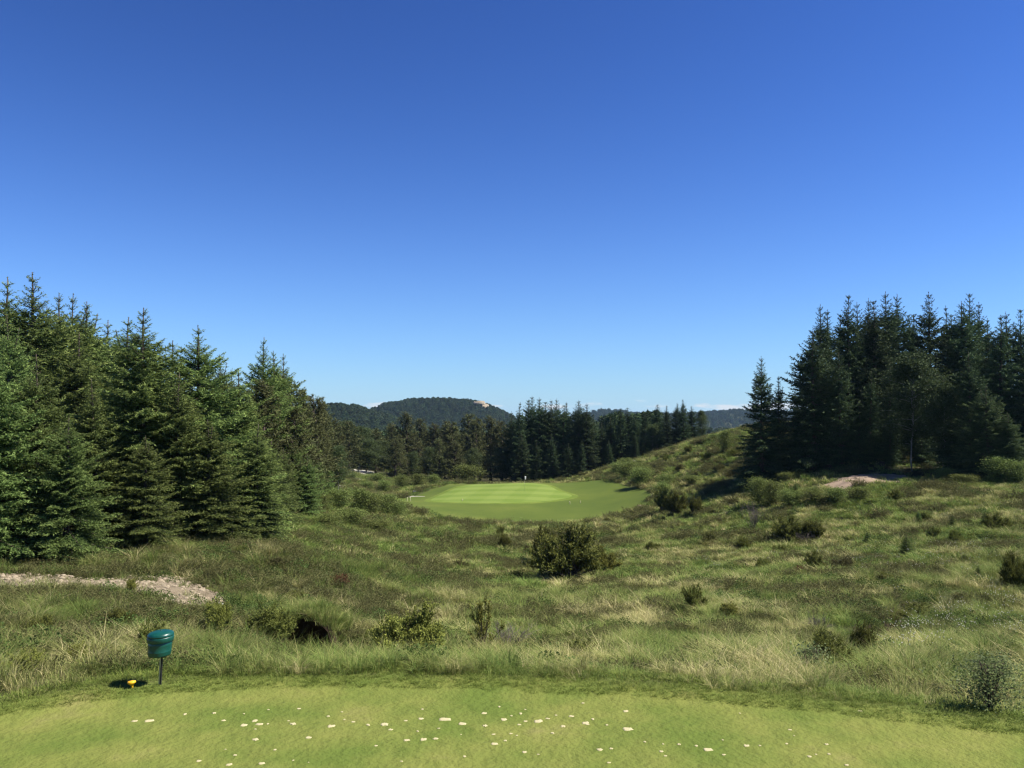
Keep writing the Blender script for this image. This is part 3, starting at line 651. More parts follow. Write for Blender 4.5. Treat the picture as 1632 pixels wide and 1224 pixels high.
def scatter(name, P, rz, sc, var, tint, val, meshes, label, cat, tilt=None):
    """one uncountable mass: points that carry instances of a few small meshes"""
    col = bpy.data.collections.new(name + '_kinds')
    for k, me in enumerate(meshes): col.objects.link(bpy.data.objects.new('%s_%02d' % (name, k), me))
    pm = bpy.data.meshes.new(name); n = len(P); pm.vertices.add(n); pm.vertices.foreach_set('co', np.asarray(P, np.float32).ravel())
    tilt = np.zeros((n, 2)) if tilt is None else tilt
    for an, av in (('rz', rz), ('sc', sc), ('tint', tint), ('val', val), ('tx', tilt[:, 0]), ('ty', tilt[:, 1])):
        a = pm.attributes.new(an, 'FLOAT', 'POINT'); a.data.foreach_set('value', np.asarray(av, np.float32))
    a = pm.attributes.new('ki', 'INT', 'POINT'); a.data.foreach_set('value', np.asarray(var, np.int32))
    o = tag(link(name, pm), label, cat, kind='stuff'); gt = bpy.data.node_groups.new(name, 'GeometryNodeTree')
    gt.interface.new_socket('Geometry', in_out='INPUT', socket_type='NodeSocketGeometry'); gt.interface.new_socket('Geometry', in_out='OUTPUT', socket_type='NodeSocketGeometry')
    gi = gt.nodes.new('NodeGroupInput'); go = gt.nodes.new('NodeGroupOutput'); ip = gt.nodes.new('GeometryNodeInstanceOnPoints'); ci = gt.nodes.new('GeometryNodeCollectionInfo')
    ci.inputs['Collection'].default_value = col; ci.inputs['Separate Children'].default_value = True; ci.inputs['Reset Children'].default_value = True
    def na(nm, ty='FLOAT'):
        q = gt.nodes.new('GeometryNodeInputNamedAttribute'); q.data_type = ty; q.inputs['Name'].default_value = nm; return q.outputs['Attribute']
    cx = gt.nodes.new('ShaderNodeCombineXYZ'); gt.links.new(na('tx'), cx.inputs[0]); gt.links.new(na('ty'), cx.inputs[1]); gt.links.new(na('rz'), cx.inputs[2])
    gt.links.new(gi.outputs[0], ip.inputs['Points']); gt.links.new(ci.outputs[0], ip.inputs['Instance']); ip.inputs['Pick Instance'].default_value = True
    gt.links.new(na('ki', 'INT'), ip.inputs['Instance Index']); gt.links.new(cx.outputs[0], ip.inputs['Rotation']); gt.links.new(na('sc'), ip.inputs['Scale'])
    gt.links.new(ip.outputs[0], go.inputs[0]); md = o.modifiers.new('scatter', 'NODES'); md.node_group = gt
    return o

# ------------------------------------------------------------------ trees
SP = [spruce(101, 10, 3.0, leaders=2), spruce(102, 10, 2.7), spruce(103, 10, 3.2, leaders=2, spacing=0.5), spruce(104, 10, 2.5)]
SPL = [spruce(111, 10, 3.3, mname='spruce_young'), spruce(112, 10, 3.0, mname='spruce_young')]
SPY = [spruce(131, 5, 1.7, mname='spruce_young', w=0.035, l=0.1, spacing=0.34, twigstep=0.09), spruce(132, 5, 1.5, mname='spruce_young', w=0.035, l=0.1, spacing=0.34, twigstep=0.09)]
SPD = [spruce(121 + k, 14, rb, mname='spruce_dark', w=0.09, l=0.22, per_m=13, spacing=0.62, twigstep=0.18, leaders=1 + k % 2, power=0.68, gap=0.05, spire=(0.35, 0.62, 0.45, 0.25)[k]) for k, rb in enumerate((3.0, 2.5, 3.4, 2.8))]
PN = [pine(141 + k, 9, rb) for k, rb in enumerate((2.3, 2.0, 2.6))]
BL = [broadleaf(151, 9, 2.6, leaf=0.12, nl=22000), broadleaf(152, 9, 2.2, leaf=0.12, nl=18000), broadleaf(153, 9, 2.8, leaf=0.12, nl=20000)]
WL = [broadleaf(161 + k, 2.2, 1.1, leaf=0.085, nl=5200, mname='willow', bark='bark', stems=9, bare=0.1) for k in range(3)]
counts = {}
def tree(proto, name, u, vt, d, label, cat, group=None, wide=1.0, Hp=10.0, sink=0.1, parts=('trunk', 'crown')):
    p = at(u, 668, d); x, y = p[0], p[1]; z = float(gz(x, y)); top = at(u, vt, d)[2]; H = max(top - z, 0.3); s = H / Hp
    o = link(name, None, loc=(x, y, z - sink), rz=random.uniform(0, 6.28), sc=(s * wide * random.uniform(0.92, 1.08), s * wide * random.uniform(0.92, 1.08), s)); o.rotation_euler[0] = random.gauss(0, 0.014); o.rotation_euler[1] = random.gauss(0, 0.014); tag(o, label, cat, group)
    o.empty_display_size = 0.2
    for nm, me in zip(parts, proto): link(nm, me, o)
    return o
random.seed(5)
ORD = ['first', 'second', 'third', 'fourth', 'fifth', 'sixth', 'seventh', 'eighth', 'ninth', 'tenth', 'eleventh', 'twelfth', 'thirteenth', 'fourteenth', 'fifteenth', 'sixteenth', 'seventeenth', 'eighteenth', 'nineteenth', 'twentieth',
       'twenty-first', 'twenty-second', 'twenty-third', 'twenty-fourth', 'twenty-fifth', 'twenty-sixth', 'twenty-seventh', 'twenty-eighth', 'twenty-ninth', 'thirtieth'] + ['%s-%s' % (a, b) for a in ('thirty', 'forty', 'fifty') for b in ('first', 'second', 'third', 'fourth', 'fifth', 'sixth', 'seventh', 'eighth', 'ninth')]
def row(protos, name, lst, tmpl, cat, group, Hp, wide=1.0):
    for k, q in enumerate(sorted(lst)):
        u, vt, d = q[:3]; w = q[3] if len(q) > 3 else wide
        tree(protos[k % len(protos)], name, u, vt, d, tmpl % ORD[k], cat, group, w * random.uniform(0.82, 1.16), Hp)

def remat(me, m): c = me.copy(); c.materials[0] = m; return c
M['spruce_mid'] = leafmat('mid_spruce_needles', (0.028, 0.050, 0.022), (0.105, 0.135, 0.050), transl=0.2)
M['birch_dark'] = leafmat('shaded_birch_leaves', (0.028, 0.044, 0.018), (0.062, 0.082, 0.032), transl=0.25)  # darker copy of the birch leaves, the stand's shade painted into the colour
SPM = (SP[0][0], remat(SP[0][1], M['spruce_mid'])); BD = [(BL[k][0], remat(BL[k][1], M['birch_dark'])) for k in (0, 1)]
# left forest: front row
FL = [('light green spruce at the far left picture edge, branches to the ground', SPL[0], -25, 545, 31, 1.05), ('light green spruce second from the left picture edge above the gravel track', SPL[1], 62, 560, 33.5, 1.1),
      ('short light green spruce low in front of the left forest corner', SPL[0], 108, 655, 32.0, 1.15), ('broad spruce behind the gravel track with dark gap on its left', SP[3], 160, 600, 36.5, 1.1),
      ('tallest front spruce of left forest with forked bare leader top', SP[0], 229, 487, 38.5, 1.12), ('spruce tucked between the two tallest front spruces', SP[1], 283, 590, 37.5, 1.1),
      ('second tall front spruce with twin tops in left forest', SP[2], 322, 515, 41, 1.1), ('bushy spruce right of the twin-topped spruce', SP[1], 368, 585, 43, 1.15),
      ('low wide spruce at the right end of the front row', SP[3], 408, 672, 39.5, 1.35), ('short spruce filling the foot of the tallest front spruce', SP[2], 235, 690, 35.2, 1.25),
      ('short spruce at the foot of the twin-topped spruce', SP[0], 335, 665, 37.5, 1.3)]
for lb, pr, u, vt, d, w in FL: tree(pr, 'spruce_tree', u, vt, d, lb, 'spruce', 'front spruces of the left forest', w * 1.14)
row(SP, 'spruce_tree', [(3, 438, 52), (48, 430, 50), (70, 485, 60), (88, 464, 54), (106, 464, 56), (133, 478, 56), (163, 508, 60), (198, 502, 52), (268, 540, 60), (-30, 450, 50), (20, 500, 46), (120, 525, 48)],
    '%s spruce top from the left on the left forest skyline', 'spruce', 'skyline spruces of the left forest', 10, 1.2)
row(SP, 'spruce_tree', [(352, 562, 58), (372, 585, 60), (396, 605, 56), (419, 535, 62), (437, 557, 64), (447, 562, 68)],
    '%s slim spruce from the left between twin-topped spruce and brown pines', 'spruce', 'slim spruces behind the left front row', 10, 0.9)
row(PN, 'pine_tree', [(418, 612, 60), (446, 598, 66), (462, 606, 68), (478, 622, 72), (492, 632, 76), (507, 640, 82), (516, 658, 90), (530, 672, 100), (470, 655, 63), (500, 668, 74)],
    '%s brownish pine from the left at the right end of left forest', 'pine', 'brownish pines of the left forest', 9, 1.15)
row(SPY, 'young_spruce', [(432, 700, 52), (452, 712, 56), (470, 700, 62), (490, 722, 62), (508, 728, 70), (524, 738, 76)],
    '%s young bright spruce from the left below the brown pines', 'spruce', 'young spruces at the left forest edge', 5, 1.0)
tree(BL[2], 'birch_tree', 541, 700, 86, 'small light green broadleaf tree ending the left forest by the path', 'birch', None, 1.0, 9)
for u, vt, d in [(-90, 540, 33), (-160, 560, 36), (60, 520, 66), (160, 530, 72), (240, 540, 75), (330, 560, 78), (-120, 470, 52), (-200, 480, 60)]:
    tree(SP[random.randrange(4)], 'spruce_tree', u, vt, d, 'spruce deep inside the left forest, mostly hidden behind front trees', 'spruce', 'hidden spruces of the left forest', 1.1)

# tree line behind the green
row(PN, 'pine_tree', [(540, 690, 150), (630, 700, 152), (556, 672, 152), (600, 684, 165), (622, 676, 175), (648, 660, 170), (668, 668, 178), (690, 676, 166), (710, 672, 176), (727, 674, 168), (745, 661, 172), (765, 668, 164), (782, 666, 168), (800, 672, 165), (640, 694, 158), (700, 700, 158), (728, 706, 158)],
    '%s olive pine from the left in the tree line behind the green', 'pine', 'pines behind the green', 9, 1.45)
row(BL, 'birch_tree', [(546, 668, 165), (572, 668, 160), (588, 692, 154), (612, 700, 160), (660, 712, 156), (683, 706, 162), (755, 712, 154), (797, 704, 150)],
    '%s lighter birch from the left in the tree line behind the green', 'birch', 'birches behind the green', 9, 1.25)
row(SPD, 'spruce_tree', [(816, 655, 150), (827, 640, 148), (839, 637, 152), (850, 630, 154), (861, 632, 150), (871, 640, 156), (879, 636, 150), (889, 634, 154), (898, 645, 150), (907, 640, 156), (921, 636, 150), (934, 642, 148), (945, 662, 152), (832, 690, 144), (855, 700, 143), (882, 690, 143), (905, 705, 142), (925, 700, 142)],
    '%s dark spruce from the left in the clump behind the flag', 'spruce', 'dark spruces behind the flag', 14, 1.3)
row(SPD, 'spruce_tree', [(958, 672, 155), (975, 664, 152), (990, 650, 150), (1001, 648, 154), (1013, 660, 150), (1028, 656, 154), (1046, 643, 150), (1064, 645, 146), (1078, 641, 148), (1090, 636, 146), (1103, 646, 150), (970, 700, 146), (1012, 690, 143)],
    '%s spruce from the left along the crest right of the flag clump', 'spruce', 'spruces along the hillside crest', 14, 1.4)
tree(BL[0], 'birch_tree', 1118, 652, 148, 'rounded broadleaf tree at the right end of the crest spruces', 'birch', None, 0.9, 9)
tree(BL[1], 'birch_tree', 1040, 668, 148, 'olive broadleaf tree among the crest spruces', 'birch', None, 1.1, 9)
tree(WL[0], 'willow_bush', 748, 740, 138, 'round light green bush beside the putting green', 'bush', None, 1.5, 2.2, 0.1, ('stem', 'foliage'))
tree(WL[2], 'willow_bush', 1157, 685, 108, 'rounded green bush on the hillside top left of right stand', 'bush', None, 0.8, 2.2, 0.1, ('stem', 'foliage'))

# right stand
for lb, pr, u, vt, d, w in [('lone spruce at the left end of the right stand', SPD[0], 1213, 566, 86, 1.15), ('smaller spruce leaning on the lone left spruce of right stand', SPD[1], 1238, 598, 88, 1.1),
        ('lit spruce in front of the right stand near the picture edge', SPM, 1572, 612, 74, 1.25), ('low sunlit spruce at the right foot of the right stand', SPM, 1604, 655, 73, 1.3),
        ('dark spruce just behind the lit front spruce of right stand', SPD[2], 1545, 560, 77, 1.2), ('added low dark spruce shading the gap behind the pale-trunked birch', SPD[3], 1468, 640, 84, 1.5), ('added short dark spruce deepening the shade left of the pale-trunked birch', SPD[1], 1418, 650, 83, 1.5), ('added short dark spruce deepening the shade at the middle of right stand', SPD[0], 1368, 640, 84, 1.5), ('added low dark spruce between the birches and the lit front spruce', SPD[2], 1520, 650, 80, 1.4), ('wide dark spruce forming the left edge of the tall right stand', SPD[2], 1296, 520, 85, 1.15)]:
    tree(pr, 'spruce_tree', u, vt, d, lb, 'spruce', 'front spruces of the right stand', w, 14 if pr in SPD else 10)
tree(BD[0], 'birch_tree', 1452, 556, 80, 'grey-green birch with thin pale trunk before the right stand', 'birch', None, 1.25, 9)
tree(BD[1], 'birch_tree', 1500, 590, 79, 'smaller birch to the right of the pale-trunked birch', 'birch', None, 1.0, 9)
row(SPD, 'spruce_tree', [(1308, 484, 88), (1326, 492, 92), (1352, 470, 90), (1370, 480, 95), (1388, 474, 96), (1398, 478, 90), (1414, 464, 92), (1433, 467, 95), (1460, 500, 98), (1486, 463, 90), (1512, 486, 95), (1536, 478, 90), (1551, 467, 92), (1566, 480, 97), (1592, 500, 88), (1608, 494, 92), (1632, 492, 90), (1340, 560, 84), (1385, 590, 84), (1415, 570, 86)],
    '%s tall dark spruce from the left in the right stand', 'spruce', 'tall spruces of the right stand', 14, 1.08)
for u, vt, d in [(1660, 480, 92), (1690, 500, 86), (1720, 490, 95), (1760, 500, 84), (1800, 490, 92), (1660, 600, 78), (1345, 500, 104), (1400, 500, 106), (1460, 500, 108), (1520, 500, 106), (1580, 505, 108), (1280, 560, 100)]:
    tree(SPD[random.randrange(4)], 'spruce_tree', u, vt, d, 'dark spruce hidden inside or beyond the right stand', 'spruce', 'hidden spruces of the right stand', 1.15, 14)

# distant woods that read as one mass
def woods(name, P, label, smin, smax, protos):
    n = len(P); scatter(name, P, rng.uniform(0, 6.28, n), rng.uniform(smin, smax, n), rng.integers(0, len(protos), n), np.zeros(n), np.ones(n), protos, label, 'wood')
def lowtree(seed, conic):
    g = np.random.default_rng(seed); acc = Acc(); n = 700; h = g.random(n) ** 0.8; az = g.uniform(0, 6.28, n)
    rad = (0.30 * (1 - h) + 0.02 if conic else 0.30 * np.sqrt(np.maximum(0, 1 - (2 * h - 0.9) ** 2)) + 0.02) * g.uniform(0.55, 1.1, n)
    P = np.column_stack([np.cos(az) * rad, np.sin(az) * rad, 0.08 + 0.9 * h]) * 8; D = nrm(np.column_stack([np.cos(az), np.sin(az), np.full(n, 0.1)]))
    needles(acc, P, D, np.full(n, 0.7), g, 3, 0.32, 0.65, h, droop=0.3, flat=0.6)
    return acc.mesh('far_tree', M['spruce_dark'] if conic else M['far'])
LT = [lowtree(1, True), lowtree(2, True), lowtree(3, False), lowtree(4, False)]
P = []
n = 5200; y = np.exp(rng.uniform(math.log(195), math.log(1100), n)); x = rng.uniform(-0.85, 0.85, n) * y
k = ~((x / y > 0.17) & (y < 520)); x, y = x[k], y[k]
P = np.column_stack([x, y, gz(x, y) - 0.3]); woods('far_woods', P, 'distant mixed woodland filling the valley behind the tree line', 0.8, 1.35, LT)
def hillwood(V, n, name, label, y0):
    ny, nx = V.shape[:2]; a = rng.uniform(0, ny * 0.62, n); b = rng.uniform(2, nx - 3, n); i = a.astype(int); j = b.astype(int); fa = (a - i)[:, None]; fb = (b - j)[:, None]
    P = (V[i, j] * (1 - fb) + V[i, j + 1] * fb) * (1 - fa) + (V[i + 1, j] * (1 - fb) + V[i + 1, j + 1] * fb) * fa
    woods(name, P - Z * 0.4, label, 0.7, 1.75, LT)
    return P
hillwood(H1, 7500, 'hill_forest', 'dense dark forest covering the round hill', 0)
hillwood(H2, 2600, 'hill_forest', 'dark forest on the low ridge left of the round hill', 0)
hillwood(H3, 6000, 'hill_forest', 'hazy forest on the distant low hills', 0)

# ------------------------------------------------------------------ rocks
def rock_mesh(seed, matl, flat=0.6, sub=3):
    import bmesh
    bm = bmesh.new(); bmesh.ops.create_icosphere(bm, subdivisions=sub, radius=0.5); g = np.random.default_rng(seed); cuts = nrm(g.normal(size=(9, 3))); off = g.uniform(0.27, 0.45, 9)
    for v in bm.verts:
        p = np.array(v.co)
        for c, o in zip(cuts, off):
            e = p @ c - o
            if e > 0: p = p - c * e * 0.9
        p = p * (1 + 0.10 * (vnoise(p[0] * 6 + 9, p[1] * 6 + p[2] * 5, seed) - 0.5)); p[2] *= flat; v.co = p
    me = bpy.data.meshes.new('rock'); bm.to_mesh(me); bm.free(); me.materials.append(matl); return me
RK = [rock_mesh(k, M['rock']) for k in range(4)]; ST = [rock_mesh(20 + k, M['stone']) for k in range(4)]
def stone(name, u, v, wpx, me, label, cat='rock', group=None, dmin=6.0, hz=1.0):
    p = hit(u, v, dmin); s = wpx * p[1] / F; o = link(name, me, loc=(p[0], p[1], p[2] + s * 0.16), rz=random.uniform(0, 6.28), sc=(s, s * 0.9, s * hz)); tag(o, label, cat, group); return o
stone('stone', 328, 938, 12, ST[0], 'upright tan stone standing alone above the gravel track end', hz=1.3)
stone('stone', 250, 966, 9, RK[0], 'small pale grey stone at the lower gravel edge, leftmost of its row', hz=1.1)
stone('stone', 272, 960, 16, RK[1], 'flat pale grey stone on the lower gravel edge')
stone('stone', 335, 967, 13, RK[2], 'pale grey stone near the right end of the gravel')
stone('stone', 350, 968, 16, RK[3], 'larger pale grey stone at the right end of the gravel')
stone('stone', 360, 960, 8, ST[1], 'tan stone at the outermost right tip of gravel')
stone('stone', 258, 934, 9, ST[2], 'tan stone in the middle of the gravel track')
stone('stone', 124, 926, 8, ST[3], 'small tan stone on the left stretch of the gravel track')
stone('rock', 1000, 738, 10, RK[0], 'pale grey boulder on the hillside right of the flag', dmin=60)
stone('rock', 1010, 739, 12, RK[1], 'second pale boulder beside the first on the hillside', dmin=60)
stone('rock', 1338, 741, 9, RK[2], 'pale rock on the knoll before the right stand', dmin=60)
stone('rock', 662, 785, 10, RK[3], 'flat pale rock at the upper left fairway edge', dmin=60, hz=0.5)
stone('rock', 1020, 808, 12, ST[1], 'flat brown stone at the right fairway edge', dmin=60, hz=0.4)
p = at(768, 647, 1225)
for k, (u, v, s, lb) in enumerate([(766, 645, 22, 'bare pale rock face near the round hill top, upper left'), (773, 649, 20, 'bare pale rock face near the round hill top, lower right'), (757, 642, 8, 'small bare rock on the round hill crest')]):
    p = at(u, v, 1235); o = link('rock_outcrop', ST[k], loc=p, rz=k * 1.3, sc=(s, s * 0.7, s * 0.9)); tag(o, lb, 'rock')
# gravel stones too small to count
GP = np.array(GRAVEL); n = 3600; x = rng.uniform(GP[:, 0].min(), GP[:, 0].max(), n); y = rng.uniform(GP[:, 1].min(), GP[:, 1].max(), n); k = inpoly(x, y, GRAVEL); x, y = x[k], y[k]; n = len(x)
scatter('gravel', np.column_stack([x, y, gz(x, y) + 0.06]), rng.uniform(0, 6.28, n), 0.05 + 0.21 * rng.random(n) ** 5, rng.integers(0, 4, n), np.zeros(n), np.ones(n), [rock_mesh(40 + k, M['stone'], 0.6, 2) for k in range(4)], 'loose tan gravel and small stones on the bare track', 'gravel')
# stumps on the knoll
def stump(u, v, wpx, label):
    p = hit(u, v, 60); s = wpx * p[1] / F; a = Acc(); a.lathe([(0.62, -0.3), (0.55, 0.1), (0.47, 0.35), (0.46, 0.62)], 14); a.V[-1][:, 2] += 0.05 * np.sin(a.V[-1][:, 0] * 9)
    o = link('tree_stump', None, loc=p, rz=0.4, sc=s); tag(o, label, 'stump', 'stumps on the right knoll'); link('bark', a.mesh('bark', M['bark'], True), o)
    b = Acc(); b.lathe([(0.455, 0.615), (0.3, 0.635), (0.001, 0.63)], 14); link('cut_face', b.mesh('cut_face', M['stumpwood']), o)
for a in [(1320, 748, 12, 'dark tree stump on the knoll, leftmost'), (1352, 738, 9, 'grey tree stump at the knoll top, in the middle'), (1406, 741, 8, 'dark tree stump on the knoll, rightmost')]: stump(*a)

# ------------------------------------------------------------------ shrubs
JN = [juniper(201, 1.0, 1.15), juniper(202, 1.0, 1.0), juniper(203, 1.0, 1.3, nst=60)]
JY = [juniper(205, 1.0, 1.1, 'juniper_y', nst=100), juniper(206, 1.0, 1.25, 'juniper_y', nst=80)]
JL = juniper(207, 0.8, 1.5, 'juniper_y', nst=26, lo=0.62)          # leggy, bare stems below
JH = [juniper(208, 1.0, 0.55, 'heather', nst=80, lo=0.35), juniper(209, 1.0, 0.5, 'rust', nst=60, lo=0.3)]
JHG = juniper(210, 1.0, 0.6, 'juniper', nst=90, lo=0.3)
TW = [twiggy(211, 0.8, 1.0, 140), twiggy(212, 0.55, 1.2, 110)]
def shrub(name, proto, u, vb, wpx, hpx, label, cat, group=None, W0=2.0, H0=1.1, dmin=6.0, parts=('stem', 'foliage')):
    p = hit(u, vb, dmin); s = p[1] / F; big = 1.2 if name == 'juniper_bush' else 1.0; sw = big * wpx * s / W0; sh = (1.06 if big > 1 else 1.0) * hpx * s / H0
    p2 = hit(u, vb - 2, dmin)
    o = link(name, None, loc=(p[0], p[1] + 0.25 * wpx * s, float(gz(p[0], p[1] + 0.25 * wpx * s)) - 0.05), rz=random.uniform(0, 6.28), sc=(sw, sw, sh)); tag(o, label, cat, group); o.empty_display_size = 0.1
    for nm, me in zip(parts, proto if isinstance(proto, (list, tuple)) else [proto]): link(nm, me, o)
    return o
J = 'juniper_bush'
for a in [(JN[0], 908, 926, 112, 82, 'largest dark juniper standing alone in the middle of the hollow'), (JN[1], 868, 900, 62, 62, 'juniper joined to the back left of the largest juniper'), (JY[0], 962, 917, 58, 40, 'low spreading juniper at the right side of largest juniper'),
          (JY[0], 640, 1056, 112, 84, 'broad yellow-green juniper just beyond the tee centre left'), (JN[2], 925, 1063, 78, 40, 'low dark juniper just beyond the tee centre'),
          (JY[1], 347, 1018, 62, 52, 'yellowish juniper left of the dark ditch hole'), (JN[1], 412, 1026, 92, 66, 'greener juniper beside the dark ditch hole'), (JN[2], 1109, 976, 42, 42, 'small upright dark juniper right of the hollow centre'),
          (JN[0], 1326, 1068, 76, 58, 'dark juniper near the tee with whitish sapling on its left'), (JN[1], 225, 1050, 72, 62, 'dark juniper directly behind the green bin'),
          (JY[1], 112, 1068, 46, 40, 'yellow-green juniper left of the bin, farther one'), (JY[0], 160, 1066, 52, 42, 'yellow-green juniper left of the bin, nearer one'), (JY[1], 28, 1082, 60, 40, 'low yellowish juniper at the lower left picture edge'),
          (JN[2], 1058, 818, 34, 38, 'dark upright bush right of the fairway end, left of a pair'), (JN[0], 1078, 822, 34, 36, 'dark bush right of the fairway end, right of a pair'), (JN[1], 1107, 822, 28, 32, 'rounded dark bush right of the bush pair'),
          (JN[0], 1262, 862, 52, 36, 'low brownish juniper with bare stems on right meadow, left half'), (JN[1], 1306, 862, 48, 34, 'low brownish juniper with bare stems on right meadow, right half'),
          (JN[1], 1183, 876, 26, 22, 'small dark juniper below the grey bare shrub'), (JN[2], 1132, 867, 26, 18, 'tiny juniper left of the grey bare shrub'),
          (JN[0], 1300, 908, 26, 28, 'small dark juniper beside the rusty patch'), (JN[0], 1624, 942, 46, 56, 'dark juniper at the right picture edge'), (JY[1], 1160, 985, 40, 22, 'low yellowish juniper right of the small upright juniper'),
          (JN[1], 808, 876, 26, 24, 'small dark bush left of the largest juniper'), (JN[2], 797, 858, 14, 20, 'tiny upright bush at the fairway front edge'), (JN[2], 1490, 862, 22, 22, 'small dark bush on the right slope, nearest of three'),
          (JN[0], 1525, 866, 22, 20, 'small dark bush on right slope, rightmost of three'), (JN[1], 1478, 830, 26, 16, 'low dark bush on the upper right slope'), (JN[2], 1430, 800, 30, 18, 'dark bush on the slope below the bare soil'),
          (JN[0], 1594, 846, 34, 26, 'dark bush near the right edge on the slope'), (JN[1], 1375, 1045, 46, 56, 'dark olive bush right of the grey twiggy bush'), (JN[2], 1470, 985, 60, 26, 'dark bush overhanging the right ditch'),
          (JY[1], 205, 945, 24, 22, 'small yellow-green bush growing on the gravel edge'), (JN[1], 960, 1035, 34, 20, 'tiny juniper in the grass behind the low dark juniper')]:
    shrub(J, a[0], a[1], a[2], a[3], a[4], a[5], 'juniper', 'junipers scattered over the heath')
shrub(J, JL, 770, 1048, 62, 96, 'thin leggy juniper with bare dark stems beyond the tee', 'juniper', 'junipers scattered over the heath', 1.6, 1.5)
shrub('twiggy_shrub', TW[0], 1308, 1014, 66, 46, 'grey twiggy leafless shrub above the dark juniper', 'shrub', None, 1.5, 1.0, parts=('stem',))
shrub('twiggy_shrub', TW[1], 1201, 848, 34, 54, 'grey bare upright shrub on the right of the fairway', 'shrub', None, 1.0, 1.2, parts=('stem',))
shrub('twiggy_shrub', TW[1], 800, 1046, 80, 60, 'bare grey stems leaning right of the leggy juniper', 'shrub', None, 1.0, 1.2, parts=('stem',))
shrub('twiggy_shrub', TW[0], 1290, 866, 70, 20, 'bare grey twigs under the low brownish junipers', 'shrub', None, 1.5, 1.0, parts=('stem',))
shrub('rusty_shrub', JH[1], 533, 934, 44, 15, 'low rust-red patch of shrub left of the hollow centre', 'shrub', None, 2.0, 0.5)
shrub('rusty_shrub', JH[1], 1276, 914, 26, 12, 'small rust-red clump under the dark juniper', 'shrub', None, 2.0, 0.5)
shrub('rusty_shrub', JH[1], 1358, 1036, 18, 8, 'tiny rust-red clump by the right ditch', 'shrub', None, 2.0, 0.5)
shrub('brown_shrub', JH[0], 334, 930, 26, 26, 'dark brown shrub beside the upright tan stone', 'shrub', None, 2.0, 0.55)
HSH = [(800, 868, 30, 16), (845, 884, 26, 14), (1215, 908, 36, 16), (1246, 884, 30, 14), (1352, 908, 40, 18), (1412, 928, 34, 14), (430, 908, 50, 20), (385, 888, 36, 16), (300, 995, 50, 26), (62, 1016, 60, 32), (15, 1004, 50, 28), (122, 1016, 50, 26), (182, 1004, 56, 28), (465, 965, 44, 20), (700, 1016, 40, 18), (1032, 1034, 36, 16), (1092, 1046, 36, 18), (1182, 1036, 40, 18), (1242, 1048, 36, 16), (1422, 1086, 44, 18), (1132, 1078, 40, 18), (585, 1046, 40, 22), (545, 1040, 36, 18), (730, 905, 30, 12), (610, 905, 36, 14), (1040, 880, 30, 14), (1000, 960, 34, 14)]
for q, (u, vb, w, h) in enumerate(sorted(HSH)): shrub('heath_shrub', (JH[0], JHG)[q % 2], u, vb, w, h, '%s low dark heath shrub from the left in the rough hollow' % ORD[q], 'shrub', 'low heath shrubs in the hollow', 2.0, 0.55)
SSH = [(930, 760, 18, 8), (955, 748, 20, 9), (1040, 748, 22, 10), (1062, 735, 20, 10), (1085, 752, 26, 12), (1100, 722, 20, 10), (1128, 735, 24, 12), (1120, 708, 20, 9), (1075, 718, 16, 8), (1140, 700, 18, 9), (1105, 772, 30, 14), (1150, 752, 26, 12), (1170, 728, 22, 10), (1020, 742, 18, 8)]
for q, (u, vb, w, h) in enumerate(sorted(SSH)): shrub('heath_shrub', (JH[0], JHG, WL[1])[q % 3], u, vb, w, h, '%s low scrub clump from the left on the bank right of the green' % ORD[q], 'shrub', 'low scrub on the bank', 2.0, 2.2 if q % 3 == 2 else 0.55, 80)
k = 0
WPOS = [(505, 818, 50, 38), (540, 812, 46, 40), (570, 818, 44, 50), (592, 822, 40, 44), (612, 824, 44, 46), (632, 828, 30, 34), (556, 838, 60, 34), (600, 850, 50, 26), (475, 822, 50, 40), (520, 842, 50, 30)]
for q, (u, vb, w, h) in enumerate(sorted(WPOS)): shrub('willow_bush', WL[q % 3], u, vb, w, h * 0.78, '%s willow bush from the left in thicket before the gravel path' % ORD[q], 'bush', 'willow thicket left of the fairway', 2.2, 2.2, 30)
WPOS = [(1000, 762, 44, 26), (1022, 776, 46, 30), (1058, 792, 34, 24), (985, 754, 30, 16), (1030, 762, 30, 20), (1062, 776, 30, 20), (1000, 746, 26, 16)]
for q, (u, vb, w, h) in enumerate(sorted(WPOS)): shrub('dark_bush', WL[q % 3], u, vb, w, h, '%s dark green bush from the left at the foot of the hillside' % ORD[q], 'bush', 'bushes at the hillside foot', 2.2, 2.2, 60)
WPOS = [(1212, 806, 50, 44), (1236, 808, 40, 40), (1262, 812, 40, 30), (1300, 806, 44, 28), (1335, 806, 44, 26), (1375, 800, 40, 22), (1510, 768, 34, 22), (1545, 775, 44, 18), (1600, 770, 60, 40), (1630, 772, 50, 36), (1195, 770, 30, 14), (1255, 770, 30, 18)]
for q, (u, vb, w, h) in enumerate(sorted(WPOS)): shrub('willow_bush', WL[q % 3], u, vb, w, h, '%s leafy bush from the left on the slope below the right stand' % ORD[q], 'bush', 'leafy bushes on the right slope', 2.2, 2.2, 60)
WPOS = [(585, 782, 26, 14), (610, 784, 30, 18), (640, 778, 30, 20), (665, 776, 30, 20), (690, 774, 26, 18), (600, 770, 30, 16), (630, 764, 30, 18), (660, 762, 30, 18), (700, 762, 30, 18), (720, 764, 26, 16), (560, 766, 20, 12)]
for q, (u, vb, w, h) in enumerate(sorted(WPOS)): shrub('low_bush', WL[q % 3], u, vb, w, h, '%s low bush from the left in the heath beyond the fairway' % ORD[q], 'bush', 'low bushes beyond the fairway', 2.2, 2.2, 100)
